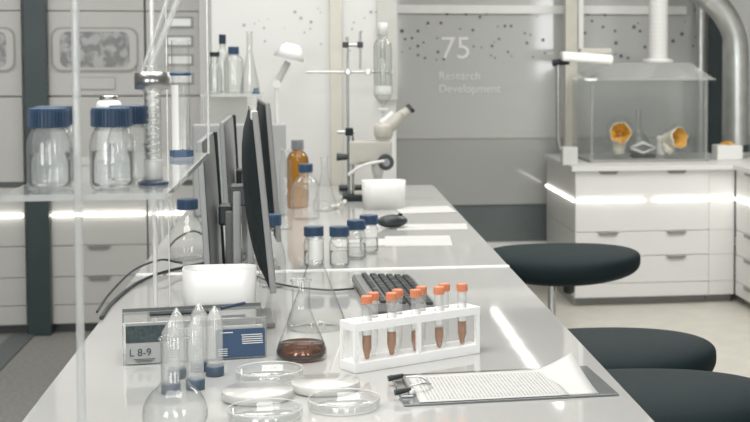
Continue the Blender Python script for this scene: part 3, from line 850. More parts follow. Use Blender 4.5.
def sheet(name, label, w, d, org, rz, z, m, curl=0.0, th=0.0006, grid=16, rag=False, cat='paper', grp=None, curlc=(1, 1)):
    mb = MB(); bm = mb.bm; g = []
    for i in range(grid + 1):
        row = []
        for j in range(grid + 1):
            u, v = i / grid, j / grid
            lift = curl * (max(0, u - 0.78) / 0.22) ** 1.3 * (v ** 1.5)
            row.append(bm.verts.new((u * w, v * d, lift)))
        g.append(row)
    for i in range(grid):
        for j in range(grid):
            f = bm.faces.new((g[i][j], g[i + 1][j], g[i + 1][j + 1], g[i][j + 1])); f.smooth = True
    ext = bmesh.ops.extrude_face_region(bm, geom=list(bm.faces))
    for v in [x for x in ext['geom'] if isinstance(x, bmesh.types.BMVert)]: v.co.z -= th
    o = mb.build(name, m); o.location = (org[0], org[1], z + th); o.rotation_euler = (0, 0, rz)
    tag(o, label, cat, grp); return o
s_org = c0 + dcx * 0.0275 + dcy * 0.008
sheet('paper_sheet', 'blank white sheet with curled corner under the printed table', 0.315, 0.20, s_org, ca, BZ + 0.0042, M['paper'], curl=0.030, grp='sheets on the clipboard')
tb_org = c0 + dcx * 0.0275 + dcy * 0.004
o = sheet('printed_sheet', 'top sheet on the clipboard printed with a table of figures', 0.262, 0.195, tb_org, ca, BZ + 0.0052, M['paper'], grp='sheets on the clipboard', curl=0.0)
mb = MB(); mb.quad([(0.012, 0.012, 0.0003), (0.25, 0.012, 0.0003), (0.25, 0.178, 0.0003), (0.012, 0.178, 0.0003)])
mb.build('printed_table', M['sheet'], o)

# ------------------------------------------------------------------ keyboard, mouse, papers, cables
ka = onz(352, 276, BZ + 0.02); kb_ = onz(412, 277, BZ + 0.02); kc = onz(437, 305, BZ + 0.02)
KW, KL = 0.160, 0.44
krz = radians(4.0)
t = thing('keyboard', 'dark keyboard lying lengthwise behind the tube rack', 'keyboard', (ka.x - 0.001, ka.y - 0.005, BZ), krz)
mb = MB(); mb.prism([(0, 0), (KW, 0), (KW, -KL), (0, -KL)], 0.004, 0.020); 
for v in mb.bm.verts:
    if v.co.z > 0.01: v.co.z = 0.026 - 0.012 * v.co.x / KW
bmesh.ops.bevel(mb.bm, geom=list(mb.bm.edges), offset=0.004, segments=2, affect='EDGES')
mb.build('case', M['bezel'], t)
mb = MB()
rows_ = [(0.014, 0.016), (0.036, 0.019), (0.057, 0.019), (0.078, 0.019), (0.099, 0.019), (0.120, 0.019)]
rnd = random.Random(5)
for (x, w) in rows_:
    y = -0.012
    while y > -KL + 0.02:
        l = 0.017 if rnd.random() > 0.2 else 0.036
        z = 0.026 - 0.012 * (x + w / 2) / KW
        mb.box((x + 0.010 + w / 2 - 0.002, y - l / 2, z + 0.003), (w - 0.003, l - 0.002, 0.007), bev=0.0015, seg=1)
        y -= l + 0.002
mb.build('keys', M['black'], t)
mp = onz(393, 229)
t = thing('computer_mouse', 'black computer mouse in front of the white tub', 'computer mouse', (mp.x, mp.y + 0.03, BZ), radians(-75))
mb = MB(); bm = mb.bm
bmesh.ops.create_uvsphere(bm, u_segments=32, v_segments=16, radius=1)
for v in bm.verts:
    x, y, z = v.co
    v.co = (x * 0.033 * (1 - 0.12 * y), y * 0.054, 0.022 + z * (0.024 if z > 0 else 0.021))
for f in bm.faces: f.smooth = True
mb.build('mouse_shell', M['black'], t)
MB().cyl((-0.004, 0.028, 0.042), (0.004, 0.028, 0.042), 0.008).build('scroll_wheel', M['shell'], t)

def flat_paper(px, py, w, d, rz, label, m='paper', z=0.0008):
    q = onz(px, py)
    o = MB().box((0, 0, 0.0006), (w, d, 0.0008)).build('paper_sheet', M[m]); o.location = (q.x, q.y, BZ + z); o.rotation_euler = (0, 0, rz)
    tag(o, label, 'paper', 'loose papers on the far bench'); return o
flat_paper(425, 210, 0.21, 0.22, 0.05, 'white paper at the bench edge right of the white tub')
flat_paper(372, 243, 0.24, 0.16, 0.1, 'white paper under the four small bottles and mouse')
o = flat_paper(418, 241, 0.21, 0.24, -0.06, 'pale grey sheet right of the mouse, nearest the joint strip', 'greypaper', 0.0002)
o = flat_paper(432, 227, 0.24, 0.16, -0.06, 'pale grey sheet behind the mouse, reaching the bench edge', 'greypaper', 0.0002)

def cable(pts, r, label, m='cable', name='cable'):
    P = [Vector(q) for q in pts]; c = P[0].copy()
    o = MB().tube([q - c for q in P], r, 8, 8).build(name, M[m]); o.location = c
    tag(o, label, 'cable'); return o
zz = BZ + 0.005
cable([onz(101, 318, zz), onz(112, 303, zz), onz(134, 285, zz), onz(158, 274, zz + 0.004), onz(186, 267, zz), onz(212, 262, zz), onz(230, 261, zz), onz(236, 260, zz)], 0.0045, 'thick black cable sweeping from the bench side to the far monitor foot')
cable([onz(97, 312, zz), onz(110, 293, zz), onz(134, 270, zz + 0.012), onz(160, 260, zz + 0.034), onz(176, 262, zz + 0.022), onz(182, 263, zz + 0.018)], 0.003, 'thin black cable looping above the thick one')
cable([onz(256, 276, zz), onz(275, 283, zz), onz(300, 287.5, zz), onz(330, 290, zz), onz(354, 288.5, zz)], 0.0026, 'thin black cable leading to the keyboard')
cable([onz(170, 246, zz), onz(178, 238, zz + 0.03), onz(193, 231, zz + 0.05), onz(206, 237, zz + 0.03), onz(213, 246, zz)], 0.003, 'thin dark cable arched over behind the conical bottle')

# ------------------------------------------------------------------ bottles further along the bench
mid = dict(glass='bottleglass', R=0.0285, H=0.110, rn=0.0195, sh=0.048, caph=0.027, capr=0.0275)
for (px, pyb, lb) in ((314, 268, 'small bottle with blue cap behind the tall flask neck'), (339.5, 268, 'small blue-capped bottle standing foremost, right of the flask neck'),
                      (356.5, 260, 'third small blue-capped bottle, just behind the foremost'), (369, 254, 'small blue-capped bottle farthest back, nearest the mouse')):
    q = onz(px, pyb - 1); lab_bottle(q, lb, fill=0.045, group='four small blue-capped bottles beside the mouse', **mid)
def cone_bottle(loc, label, R, H, rn, capr, caph, glass='glass', grp=None):
    t = thing('conical_bottle', label, 'bottle', loc, 0, grp)
    p = [(0, 0.003), (R * 0.8, 0.001), (R * 0.96, 0.003), (R, 0.010), (R, H * 0.36)] + [(R + (rn - R) * (0.5 - 0.5 * cos(pi * u / 8)), H * 0.36 + (H * 0.86 - H * 0.36) * u / 8) for u in range(1, 9)] + [(rn, H)]
    MB().lathe(p, 40).build('glass_body', M[glass], t)
    ribbed_cap(capr, H - caph * 0.9, caph).build('cap', M['blue'], t)
    return t
q = onz(188, 259); cone_bottle(q, 'conical glass bottle with blue cap behind the cables', 0.055, 0.172, 0.022, 0.030, 0.030)
q = at(279, 240, 3.75); cone_bottle(Vector((at(272, 240, 3.60).x, 3.60, BZ)), 'blue-capped bottle half hidden behind the nearest dark monitor', 0.034, 0.185, 0.016, 0.0245, 0.028)
q = onz(306, 219); lab_bottle(q, glass='bottleglass', label= 'clear lab bottle with blue cap in front of the amber bottle', R=0.048, H=0.195, rn=0.021, sh=0.085, capm='blue', caph=0.030, capr=0.026)
q = onz(298, 208); lab_bottle(q, 'amber glass bottle with grey cap behind the blue-capped one', R=0.042, H=0.258, rn=0.018, sh=0.075, capm='greycap', caph=0.038, capr=0.024, glass='amber', name='amber_bottle')
q = onz(325, 211); erlen(q, 'empty conical flask between the amber bottle and the beige column', 0.046, 0.205, 0.013, 0.06)
q = onz(286, 229)
t = thing('glass_cylinder', 'slim clear glass cylinder right beside the far dark monitor', 'glass cylinder', q)
MB().lathe([(0, 0.001), (0.020, 0.0), (0.021, 0.004), (0.021, 0.225), (0.014, 0.24), (0.014, 0.27), (0.016, 0.272)], 32).build('tube', M['glass'], t)

# grey divider panel on the bench
p0, p1 = at(192, 124, 5.2), at(286, 124, 5.2)
mb = MB(); mb.box((0, 0, (p0.z - BZ) / 2), (p1.x - p0.x, 0.03, p0.z - BZ), bev=0.012, seg=3)
o = mb.build('desk_divider', M['divider'], None, ((p0.x + p1.x) / 2, 5.2, BZ))
tag(o, 'grey desk divider panel standing behind the monitors', 'divider')

# ------------------------------------------------------------------ far glass shelf with bottles, lamp
ZF = zy(92.5, 5.85)
xa, xb = at(204, 92, 5.85).x, at(262, 92, 5.85).x
t = thing('glass_shelf', 'far glass shelf with uprights holding tall bottles before the white wall', 'shelf', ((xa + xb) / 2, 5.85, BZ + 0.0006))
W = xb - xa
MB().box((0, 0, ZF - BZ - 0.005), (W, 0.36, 0.01), bev=0.001).build('shelf_plate', M['acrylic'], t)
for sx in (-1, 1):
    for sy in (-1, 1):
        MB().box((sx * (W / 2 - 0.012), sy * 0.165, (ZF - BZ - 0.01) / 2), (0.012, 0.012, ZF - BZ - 0.01)).build('upright', M['acrylic'], t)
MB().box((-0.03, 0.12, (ZF - BZ) - 0.11), (W * 0.7, 0.008, 0.19)).build('back_panel', M['greycol'], t)
def onfar(px, Y): return (at(px, 92, Y).x, Y, ZF + 0.0012)
lab_bottle(onfar(234, 5.86), 'tall clear bottle with blue cap on the far glass shelf', R=0.040, H=0.185, rn=0.019, sh=0.06, caph=0.032, capr=0.022, glass='farglass')
lab_bottle(onfar(215, 5.80), 'short clear bottle with dark cap at the left of the far shelf', R=0.030, H=0.165, rn=0.015, sh=0.09, capm='teal', caph=0.018, capr=0.020, glass='farglass')
lab_bottle(onfar(223, 5.97), 'bottle with raised dark blue cap behind the two on the far shelf', R=0.026, H=0.235, rn=0.012, sh=0.11, capm='darkblue', caph=0.040, capr=0.0145, glass='farglass')
t = thing('blue_stopper', 'small blue stopper lying at the right end of the far shelf', 'stopper', onfar(256, 5.76))
MB().lathe([(0, 0), (0.016, 0), (0.016, 0.006), (0.010, 0.008), (0.010, 0.022), (0, 0.022)], 20).build('plug', M['blue'], t)
erlen(onfar(250, 5.92), 'tall pale conical flask at the right end of the far glass shelf', 0.040, 0.25, 0.012, 0.08, None, None, 'farglass')
# lamp
lp = Vector((at(277, 100, 6.05).x, 6.05, BZ))
t = thing('desk_lamp', 'white desk lamp with domed head rising behind the monitors', 'lamp', lp)
MB().lathe([(0, 0), (0.05, 0), (0.05, 0.012), (0.02, 0.02), (0, 0.02)], 32).build('base', M['white'], t)
j1 = at(276.5, 84, 6.05) - lp; j2 = at(288, 62, 6.05) - lp; hd = at(290, 54, 6.05) - lp
MB().cyl((0, 0, 0.015), j1, 0.009).build('pole', M['white'], t)
MB().cyl(j1, j2, 0.014).build('arm', M['greycol'], t)
MB().cyl(j1 + Vector((0, -0.014, 0)), j1 + Vector((0, 0.014, 0)), 0.018).build('joint', M['silver'], t)
MB().lathe([(0, 0.045), (0.028, 0.043), (0.042, 0.030), (0.066, -0.020), (0.062, -0.020), (0.04, 0.024), (0, 0.036)], 32, hd, Matrix.Rotation(radians(14), 4, 'Y')).build('lamp_head', M['whitematte'], t)

# ------------------------------------------------------------------ ring stand and glass column by the wall
YR = 6.12
def P(px, py, Y): return at(px, py, Y)
rb = Vector((P(348, 150, YR).x, YR, BZ + 0.0006))
t = thing('ring_stand', 'steel ring stand with clamps and long cross bar at the bench end', 'stand', rb)
MB().box((0.05, 0, 0.008), (0.18, 0.12, 0.016), bev=0.004).build('base', M['shell'], t)
zt = P(348, 37, YR).z - BZ
MB().cyl((0, 0, 0.012), (0, 0, zt), 0.0055).build('rod', M['steel'], t)
zc_ = P(348, 72, YR).z - BZ
xa_, xb_ = P(306, 72, YR).x - rb.x, P(394, 72, YR).x - rb.x
MB().cyl((xa_, -0.014, zc_), (xb_, -0.014, zc_), 0.006).build('cross_bar', M['steel'], t)
z2 = P(348, 45, YR).z - BZ
x3 = P(360, 45, YR).x - rb.x
MB().cyl((x3, -0.014, P(360, 69, YR).z - BZ), (x3, -0.014, P(360, 31, YR).z - BZ), 0.005).build('short_rod', M['steel'], t)
MB().cyl((-0.02, -0.007, z2), (x3 + 0.012, -0.007, z2), 0.009).build('clamp_rod', M['steel'], t)
for dx in (-0.008, x3):
    MB().box((dx, -0.010, z2), (0.026, 0.03, 0.026), bev=0.004).build('clamp', M['black'], t)
for dx in (0.0, P(368, 72, YR).x - rb.x, P(391, 72, YR).x - rb.x):
    MB().box((dx, -0.014, zc_), (0.024, 0.03, 0.026), bev=0.004).build('clamp', M['steel'], t)
z4 = P(348, 132, YR).z - BZ
MB().cyl((-0.045, 0, z4), (0.03, 0, z4), 0.008).build('boss_screw', M['steel'], t)
MB().box((0.006, 0, z4), (0.035, 0.03, 0.034), bev=0.005).build('boss', M['shell'], t)
cb = P(383, 105, YR - 0.06)
t = thing('separating_column', 'clear glass separating column clamped upright above the microscope', 'glass column', cb)
s = 0.00437
prf = [(0.006, -0.05), (0.006, 0.0), (0.012, 0.006), (0.036, 0.035), (0.040, 0.05), (0.040, 0.255), (0.034, 0.275), (0.018, 0.285), (0.018, 0.35)]
MB().lathe(prf, 36).build('glass_body', M['farglass'], t)
MB().lathe([(0.012, 0.30), (0.012, 0.08), (0.005, 0.06)], 24).build('inner_tube', M['farglass'], t)
MB().lathe([(0.0385, 0.047), (0.0385, 0.082), (0, 0.082)], 32).build('white_band', M['white'], t)
MB().lathe([(0, 0.30), (0.022, 0.30), (0.022, 0.355), (0, 0.355)], 24).build('stopper', M['cloudy'], t)
MB().cyl((-0.02, 0, -0.02), (0.02, 0, -0.02), 0.007).build('stopcock', M['white'], t)
# clear the drop below the tap
# ------------------------------------------------------------------ stereo microscope
YM = 5.72
mb0 = Vector((P(351, 150, YM).x, YM, BZ + 0.0006))
def mpx(px, py, dy=0.0): q = P(px, py, YM + dy); return q - mb0
t = thing('stereo_microscope', 'cream stereo microscope on a post, eyepieces pointing up toward the stools', 'microscope', mb0)
MB().box((0.08, 0, 0.012), (0.23, 0.17, 0.024), bev=0.006).build('base_plate', M['shell'], t)
MB().box((0.09, 0, 0.027), (0.16, 0.12, 0.006), bev=0.002).build('stage_plate', M['cream'], t)
MB().cyl((0, 0, 0.02), (0, 0, mpx(351, 136).z), 0.013).build('post', M['steel'], t)
a0, a1 = mpx(346.5, 165), mpx(389, 140)
mb = MB(); mb.box(((a0.x + a1.x) / 2 + 0.01, 0, (a0.z + a1.z) / 2), (a1.x - a0.x, 0.07, abs(a1.z - a0.z) * 0.95), bev=0.008); mb.build('focus_block', M['cream'], t)
k1 = mpx(340, 157); MB().cyl((k1.x - 0.014, 0, k1.z), (k1.x + 0.03, 0, k1.z), 0.016, 0.012).build('clamp_knob', M['black'], t)
k2_ = mpx(362, 156); MB().cyl((k2_.x, -0.055, k2_.z), (k2_.x, -0.034, k2_.z), 0.020).build('side_knob', M['cream'], t)
k3 = mpx(385, 161)
mb = MB(); mb.cyl((k3.x, -0.075, k3.z), (k3.x, -0.04, k3.z), 0.032); mb.build('focus_wheel', M['black'], t)
MB().cyl((k3.x, -0.090, k3.z), (k3.x, -0.074, k3.z), 0.015).build('wheel_hub', M['greycap'], t)
h0, h1 = mpx(383, 132), mpx(405, 113)
MB().lathe([(0, -0.03), (0.030, -0.03), (0.040, -0.01), (0.040, 0.02), (0.032, 0.035), (0, 0.035)], 28, h0 + Vector((0.002, 0, 0.0))).build('head', M['cream'], t)
MB().cyl(h0 + Vector((0, 0, 0.0)), h1, 0.030, 0.022).build('eyepiece_tube', M['cream'], t)
MB().cyl(h0 + Vector((-0.004, 0.0, 0.035)), h0 + Vector((0.045, -0.0, 0.075)), 0.015).build('second_tube', M['white'], t)
dv = (h1 - h0).normalized()
for s_ in (-1, 1):
    q0 = h1 + Vector((0, s_ * 0.028, 0)) - dv * 0.01
    MB().cyl(q0, q0 + dv * 0.030, 0.017, 0.016).build('eyepiece', M['cream'], t)
    MB().cyl(q0 + dv * 0.030, q0 + dv * 0.046, 0.019).build('eyecup', M['black'], t)
ob = mpx(378, 170)
MB().lathe([(0, -0.035), (0.016, -0.035), (0.026, 0.0), (0.028, 0.05), (0, 0.05)], 28, ob).build('objective', M['silver'], t)
MB().tube([mpx(384, 161, -0.1), mpx(372, 163, -0.12), mpx(360, 167, -0.12), mpx(348, 175, -0.11)], 0.006, 8).build('light_guide', M['white'], t)
# white tub, small beaker
q = onz(384.5, 209.5)
o = open_tub(0.168, 0.11, 0.107, 0.038, 0.004, M['white'], 'plastic_tub', None)
o.location = (q.x, q.y + 0.05, BZ); tag(o, 'open white plastic tub in front of the microscope', 'tub')
cable([onz(330, 207, zz + 0.004), onz(338, 206, zz + 0.004), onz(343, 203, zz + 0.02), onz(345, 201, zz + 0.06)], 0.007, 'white cable looping beside the microscope foot', 'cablegrey')

# ------------------------------------------------------------------ drawer cabinets
def drawer_front(parent, axis, u0, u1, z0, z1, face, m, handle=True, hu=None, ht=None):
    """front panel; axis 'x' faces -Y, axis 'y' faces -X"""
    cu, cz_ = (u0 + u1) / 2, (z0 + z1) / 2
    g = 0.0015
    d = 0.018
    if axis == 'x': c, s3 = (cu, face + d / 2, cz_), (u1 - u0 - 2 * g, d, z1 - z0 - 2 * g)
    else: c, s3 = (face + d / 2, cu, cz_), (d, u1 - u0 - 2 * g, z1 - z0 - 2 * g)
    f = MB().box(c, s3, bev=0.002, seg=1).build('drawer', M[m], parent)
    if handle:
        hw, hh = 0.058, 0.016
        poly = [(-hw, hh / 2), (hw, hh / 2), (hw * 0.72, -hh / 2), (-hw * 0.72, -hh / 2)]
        zt_ = z1 - g - hh / 2 - 0.001
        if axis == 'x': mx = Matrix.Translation((hu if isinstance(hu, (int, float)) else cu, face - 0.004, zt_)) @ Matrix.Rotation(pi / 2, 4, 'X')
        else: mx = Matrix.Translation((face - 0.004, cu, zt_)) @ Matrix.Rotation(-pi / 2, 4, 'Z') @ Matrix.Rotation(pi / 2, 4, 'X')
        if isinstance(hu, tuple):
            for h in hu:
                mx = Matrix.Translation((h, face - 0.004, zt_)) @ Matrix.Rotation(pi / 2, 4, 'X')
                MB().prism(poly, -0.004, 0.004, mx).build('pull', M['bezel'], f)
            return f
        MB().prism(poly, -0.004, 0.004, mx).build('pull', M['bezel'], f)
    return f
YC = 7.40
XC0 = at(575, 240, YC).x; XC1 = at(648, 240, YC).x; XC2 = at(709, 240, YC).x; XC3 = at(735, 240, YC).x
def zc7(y): return zy(y, YC)
rowz = [0.045, 0.122, 0.27, 0.405, 0.738]
def right_cab(x0, x1, label, handles, side=False):
    t = thing('drawer_cabinet', label, 'cabinet', (0, 0, 0), 0, 'white drawer cabinets under the glove box')
    t.location = ((x0 + x1) / 2, YC, 0)
    w = x1 - x0
    MB().box((0, 0.47, 0.045 + 0.345), (w - 0.002, 0.90, 0.69), bev=0.002).build('carcass', M['cab'], t)
    MB().box((0, 0.50, 0.022), (w - 0.004, 0.86, 0.044)).build('plinth', M['seam'], t)
    for k in range(4):
        drawer_front(t, 'x', -w / 2, w / 2, rowz[k], rowz[k + 1], 0.0, 'cab', handles[k], hu=tuple(at(h, 240, YC).x - (x0 + x1) / 2 for h in (608, 676)))
    xm = at(648, 240, YC).x - (x0 + x1) / 2
    for a_, b_ in ((-w / 2 + 0.006, xm - 0.022), (xm + 0.022, w / 2)):
        MB().box(((a_ + b_) / 2, -0.006, zc7(204)), (b_ - a_, 0.010, 0.009)).build('led_strip', M['led'], t)
    return t
c1_ = right_cab(XC0, XC2, 'wide white drawer cabinet under the glove box, glowing strip wrapping round its side', (False, True, True, True))
w = XC2 - XC0
MB().box((-w / 2 - 0.005, 0.46, zc7(204)), (0.008, 0.88, 0.009)).build('side_led_strip', M['led'], c1_)
for z in (0.405, 0.27):
    MB().box((-w / 2 - 0.0008, 0.46, z), (0.0015, 0.90, 0.004)).build('side_seam', M['greycol'], c1_)
t = thing('corner_filler', 'narrow white filler panel in the corner between the two cabinet runs', 'cabinet', ((XC2 + XC3) / 2, YC, 0))
w = XC3 - XC2
MB().box((0, 0.46, 0.045 + 0.345), (w - 0.003, 0.90, 0.69), bev=0.002).build('panel', M['cab'], t)
MB().box((0, 0.50, 0.022), (w - 0.004, 0.86, 0.044)).build('plinth', M['seam'], t)
MB().box((0, 0.004, zc7(204)), (w - 0.004, 0.010, 0.009)).build('led_strip', M['led'], t)
for z in (0.122, 0.27, 0.405):
    MB().box((0, 0.0095, z), (w - 0.004, 0.002, 0.004)).build('seam', M['greycol'], t)
t = thing('drawer_cabinet', 'white drawer cabinet along the right-hand wall, cut off by the frame', 'cabinet', (XC3, 6.95, 0), 0, 'white drawer cabinets under the glove box')
MB().box((0.31, 0, 0.39), (0.58, 0.88, 0.69), bev=0.002).build('carcass', M['cab'], t)
MB().box((0.33, 0, 0.022), (0.56, 0.87, 0.044)).build('plinth', M['seam'], t)
for k in range(4):
    drawer_front(t, 'y', 0.0, 0.44, rowz[k], rowz[k + 1], 0.0, 'cab', True)
    drawer_front(t, 'y', -0.44, 0.0, rowz[k], rowz[k + 1], 0.0, 'cab', True)
MB().box((-0.006, 0, zc7(204)), (0.010, 0.86, 0.009)).build('led_strip', M['led'], t)
# countertop (L-shape)
mb = MB(); mb.prism([(XC0 - 0.02, 7.38), (XC3 - 0.02, 7.38), (XC3 - 0.02, 6.5), (2.95, 6.5), (2.95, 8.32), (XC0 - 0.02, 8.32)], 0.738, 0.764)
o = mb.build('countertop', M['cab']); tag(o, 'pale L-shaped countertop on the drawer cabinets under the glove box', 'countertop')
ZC = 0.7645
# ------------------------------------------------------------------ glove box with hood and pipe
gx0, gx1, gy0, gy1 = at(590, 164, 7.62).x, at(708, 164, 7.62).x, 7.62, 8.16
gz1 = zy(80, 7.62)
gcx = (gx0 + gx1) / 2
t = thing('glove_box', 'clear glove box with a trapezoid hood on the countertop', 'glove box', (gcx, gy0, ZC))
W, D, Hh = gx1 - gx0, gy1 - gy0, gz1 - ZC
MB().box((0, D / 2, 0.006), (W, D, 0.012), bev=0.002).build('floor_tray', M['seam'], t)
MB().box((0, D - 0.004, Hh / 2), (W - 0.014, 0.004, Hh)).build('back_pane', M['hoodpane'], t)
for sx in (-1, 1):
    MB().box((sx * (W / 2 - 0.003), D / 2, Hh / 2), (0.006, D, Hh)).build('side_pane', M['hoodpane'], t)
    MB().box((sx * (W / 2 - 0.012), 0.006, Hh / 2), (0.012, 0.010, Hh)).build('corner_post', M['acrylic'], t)
mb = MB()
# front pane with two port openings
fz = [zy(131, gy0) - ZC, zy(140, gy0) - ZC]; fxp = [at(620, 131, gy0).x - gcx, at(677, 140, gy0).x - gcx]
bm = mb.bm
ov = [bm.verts.new((x, 0.002, z)) for x, z in ((-W / 2 + 0.004, 0.012), (W / 2 - 0.004, 0.012), (W / 2 - 0.004, Hh), (-W / 2 + 0.004, Hh))]
es = [bm.edges.new((ov[i], ov[(i + 1) % 4])) for i in range(4)]
for hx, hz_ in zip(fxp, fz):
    vs = [bm.verts.new((hx + 0.078 * cos(2 * pi * k / 28), 0.002, hz_ + 0.078 * sin(2 * pi * k / 28))) for k in range(28)]
    es += [bm.edges.new((vs[i], vs[(i + 1) % 28])) for i in range(28)]
bmesh.ops.triangle_fill(bm, edges=es, use_beauty=True)
mb.build('front_pane', M['hoodpane'], t)
# hood
zt0, zt1 = Hh, zy(63, 7.75) - ZC
x0t, x1t = at(614, 63, 7.75).x - gcx, at(690, 63, 7.75).x - gcx
mb = MB(); bm = mb.bm
lo = [bm.verts.new(v) for v in ((-W / 2 - 0.03, -0.02, zt0), (W / 2 + 0.03, -0.02, zt0), (W / 2 + 0.03, D, zt0), (-W / 2 - 0.03, D, zt0))]
hi = [bm.verts.new(v) for v in ((x0t, 0.12, zt1), (x1t, 0.12, zt1), (x1t, D - 0.1, zt1), (x0t, D - 0.1, zt1))]
for k in range(4): bm.faces.new((lo[k], lo[(k + 1) % 4], hi[(k + 1) % 4], hi[k]))
bm.faces.new(hi)
mb.build('hood', M['hoodmat'], t)
MB().box((0, -0.022, zt0), (W + 0.07, 0.008, 0.012)).build('hood_rim', M['acrylic'], t)
# exhaust pipe
pc = at(658, 60, 7.90)
o = thing('exhaust_pipe', 'ribbed cream exhaust pipe rising from the hood', 'pipe', (pc.x, 7.90, ZC + zt1))
rp_ = 10.0 / FPX * 7.90
prf = [(rp_ * 1.55, 0.0), (rp_ * 1.55, 0.018), (rp_, 0.022)]
z = 0.022
while z < 1.05:
    prf += [(rp_ * 0.985, z + 0.006), (rp_ * 1.02, z + 0.014), (rp_ * 0.985, z + 0.022)]; z += 0.024
MB().lathe(prf[2:], 32).build('pipe', M['panelwhite'], o)
MB().lathe([(0, 0)] + prf[:3], 32).build('flange', M['white'], o)

# gloves: rolled cuffs standing on the tray, mouths toward the room
def glove(px, py, label, rz, tilt, pxb):
    Y = gy0 + 0.055
    c = at(px, py, Y)
    t = thing('rubber_glove', label, 'glove', c, 0, 'yellow-lined gloves of the glove box')
    dirv = Vector((sin(rz) * cos(tilt), -cos(rz) * cos(tilt), sin(tilt)))
    q = dirv.to_track_quat('Z', 'Y').to_matrix().to_4x4()
    rnd = random.Random(int(px))
    seg = 28; R = 0.058
    ph = rnd.uniform(0, 6)
    def ring(bm, r, z, wob):
        return [bm.verts.new(q @ Vector((r * (1 + wob * (0.5 * sin(5 * a + ph) + 0.5 * sin(8 * a + 2 * ph))) * cos(a), r * (1 + wob * (0.5 * sin(5 * a + ph) + 0.5 * sin(7 * a))) * sin(a), z + wob * 0.05 * sin(6 * a + ph)))) for a in [2 * pi * k / seg for k in range(seg)]]
    mb = MB(); bm = mb.bm
    rs = [ring(bm, R * 0.74, -0.07, 0.05), ring(bm, R * 0.88, -0.03, 0.06), ring(bm, R * 1.0, -0.005, 0.08), ring(bm, R * 1.06, 0.008, 0.09), ring(bm, R * 1.0, 0.014, 0.10), ring(bm, R * 0.95, 0.011, 0.11)]
    for a, b2 in zip(rs, rs[1:]):
        for k in range(seg): bm.faces.new((a[k], a[(k + 1) % seg], b2[(k + 1) % seg], b2[k])).smooth = True
    mb.build('cuff', M['glovecream'], t)
    mb = MB(); bm = mb.bm
    rs = [ring(bm, R * 0.97, 0.0135, 0.105), ring(bm, R * 0.86, 0.0045, 0.13), ring(bm, R * 0.66, -0.018, 0.16), ring(bm, R * 0.46, -0.04, 0.22), ring(bm, R * 0.22, -0.066, 0.2)]
    for a, b2 in zip(rs, rs[1:]):
        for k in range(seg): bm.faces.new((a[k], a[(k + 1) % seg], b2[(k + 1) % seg], b2[k])).smooth = True
    bm.faces.new(rs[-1])
    mb.build('yellow_lining', M['gloveyellow'], t)
    # the hanging sleeve
    bz_ = at(pxb, 163, Y + 0.04)
    e = Vector((bz_.x - c.x, 0.05, ZC + 0.050 - c.z))
    st_ = q @ Vector((0, 0, -0.088))
    mb = MB(); mb.tube([st_ * 0.85, st_ * 1.0 + Vector((0, 0.004, -0.012)), (st_ + e) * 0.5 + Vector((0, 0.006, 0)), e * 0.8 + Vector((0, 0.006, 0)), e], lambda u: 0.042 - 0.012 * u + 0.002 * sin(40 * u), 20, 8)
    mb.build('sleeve', M['glovecream'], t)
    return t
glove(620.5, 133, 'left yellow-lined rubber glove with open mouth in the glove box', radians(-12), radians(12), 619)
glove(678.5, 138, 'right yellow-lined rubber glove leaning sideways in the glove box', radians(28), radians(8), 668)
# flask, tray, bottle inside the box
q = Vector((at(638, 140, 8.0).x, 8.0, ZC + 0.0125))
t = thing('volumetric_flask', 'small long-necked flask inside the glove box between the gloves', 'flask', q)
sc = 1.0
MB().lathe([(0, 0.002), (0.03, 0.0), (0.055, 0.02), (0.066, 0.055), (0.062, 0.085), (0.04, 0.12), (0.018, 0.145), (0.016, 0.26), (0.019, 0.263)], 32).build('glass_body', M['farglass'], t)
MB().lathe([(0, 0.004), (0.028, 0.003), (0.052, 0.021), (0.060, 0.042), (0, 0.042)], 28).build('liquid', M['greycap'], t)
q = Vector((at(643, 155, 7.8).x, 7.80, ZC + 0.0125))
t = thing('wire_stand', 'white diamond-shaped stand on the tray between the gloves', 'stand', q)
mb = MB()
dm = [(-0.075, 0, 0.055), (0, 0, 0.085), (0.075, 0, 0.055), (0, 0, 0.025), (-0.075, 0, 0.055)]
mb.tube(dm, 0.009, 8, 1, False); mb.build('frame', M['white'], t)
MB().box((0, 0.0, 0.010), (0.13, 0.08, 0.02), bev=0.004).build('base', M['shell'], t)
q = Vector((at(661, 150, 7.95).x, 7.95, ZC + 0.0125))
o = MB().lathe([(0, 0), (0.025, 0), (0.028, 0.01), (0.028, 0.06), (0.024, 0.08), (0.03, 0.10), (0.02, 0.115), (0, 0.115)], 24).build('white_bottle', M['white'], None, q)
tag(o, 'small white bottle behind the right-hand glove', 'bottle')

# counter lamp on its pole
lx = at(569, 160, 7.72)
lb0 = Vector((at(569, 160, 7.5).x, 7.5, ZC))
t = thing('bench_lamp', 'white adjustable lamp with flat head beside the glove box', 'lamp', lb0)
def lpx(px, py): return at(px, py, 7.5) - lb0
MB().box((0, 0, 0.05), (0.085, 0.08, 0.10), bev=0.006).build('base', M['silver'], t)
tp = lpx(558, 62)
MB().cyl(lpx(558, 140) + Vector((0, 0, 0)), tp, 0.012).build('pole', M['steel'], t)
MB().tube([lpx(566, 152), lpx(560, 148), lpx(558, 138)], 0.012, 10).build('pole_elbow', M['steel'], t)
MB().cyl(tp + Vector((-0.03, 0, -0.006)), tp + Vector((0.06, 0, 0.004)), 0.018).build('joint', M['shell'], t)
h_ = lpx(586, 58)
mb = MB(); mb.box(h_, (0.285, 0.11, 0.052), bev=0.022, seg=4, mtx=Matrix.Rotation(radians(4), 4, 'Y')); mb.build('lamp_head', M['whitematte'], t)
MB().box(lpx(595, 51) , (0.17, 0.07, 0.028), bev=0.004).build('top_housing', M['cream'], t)
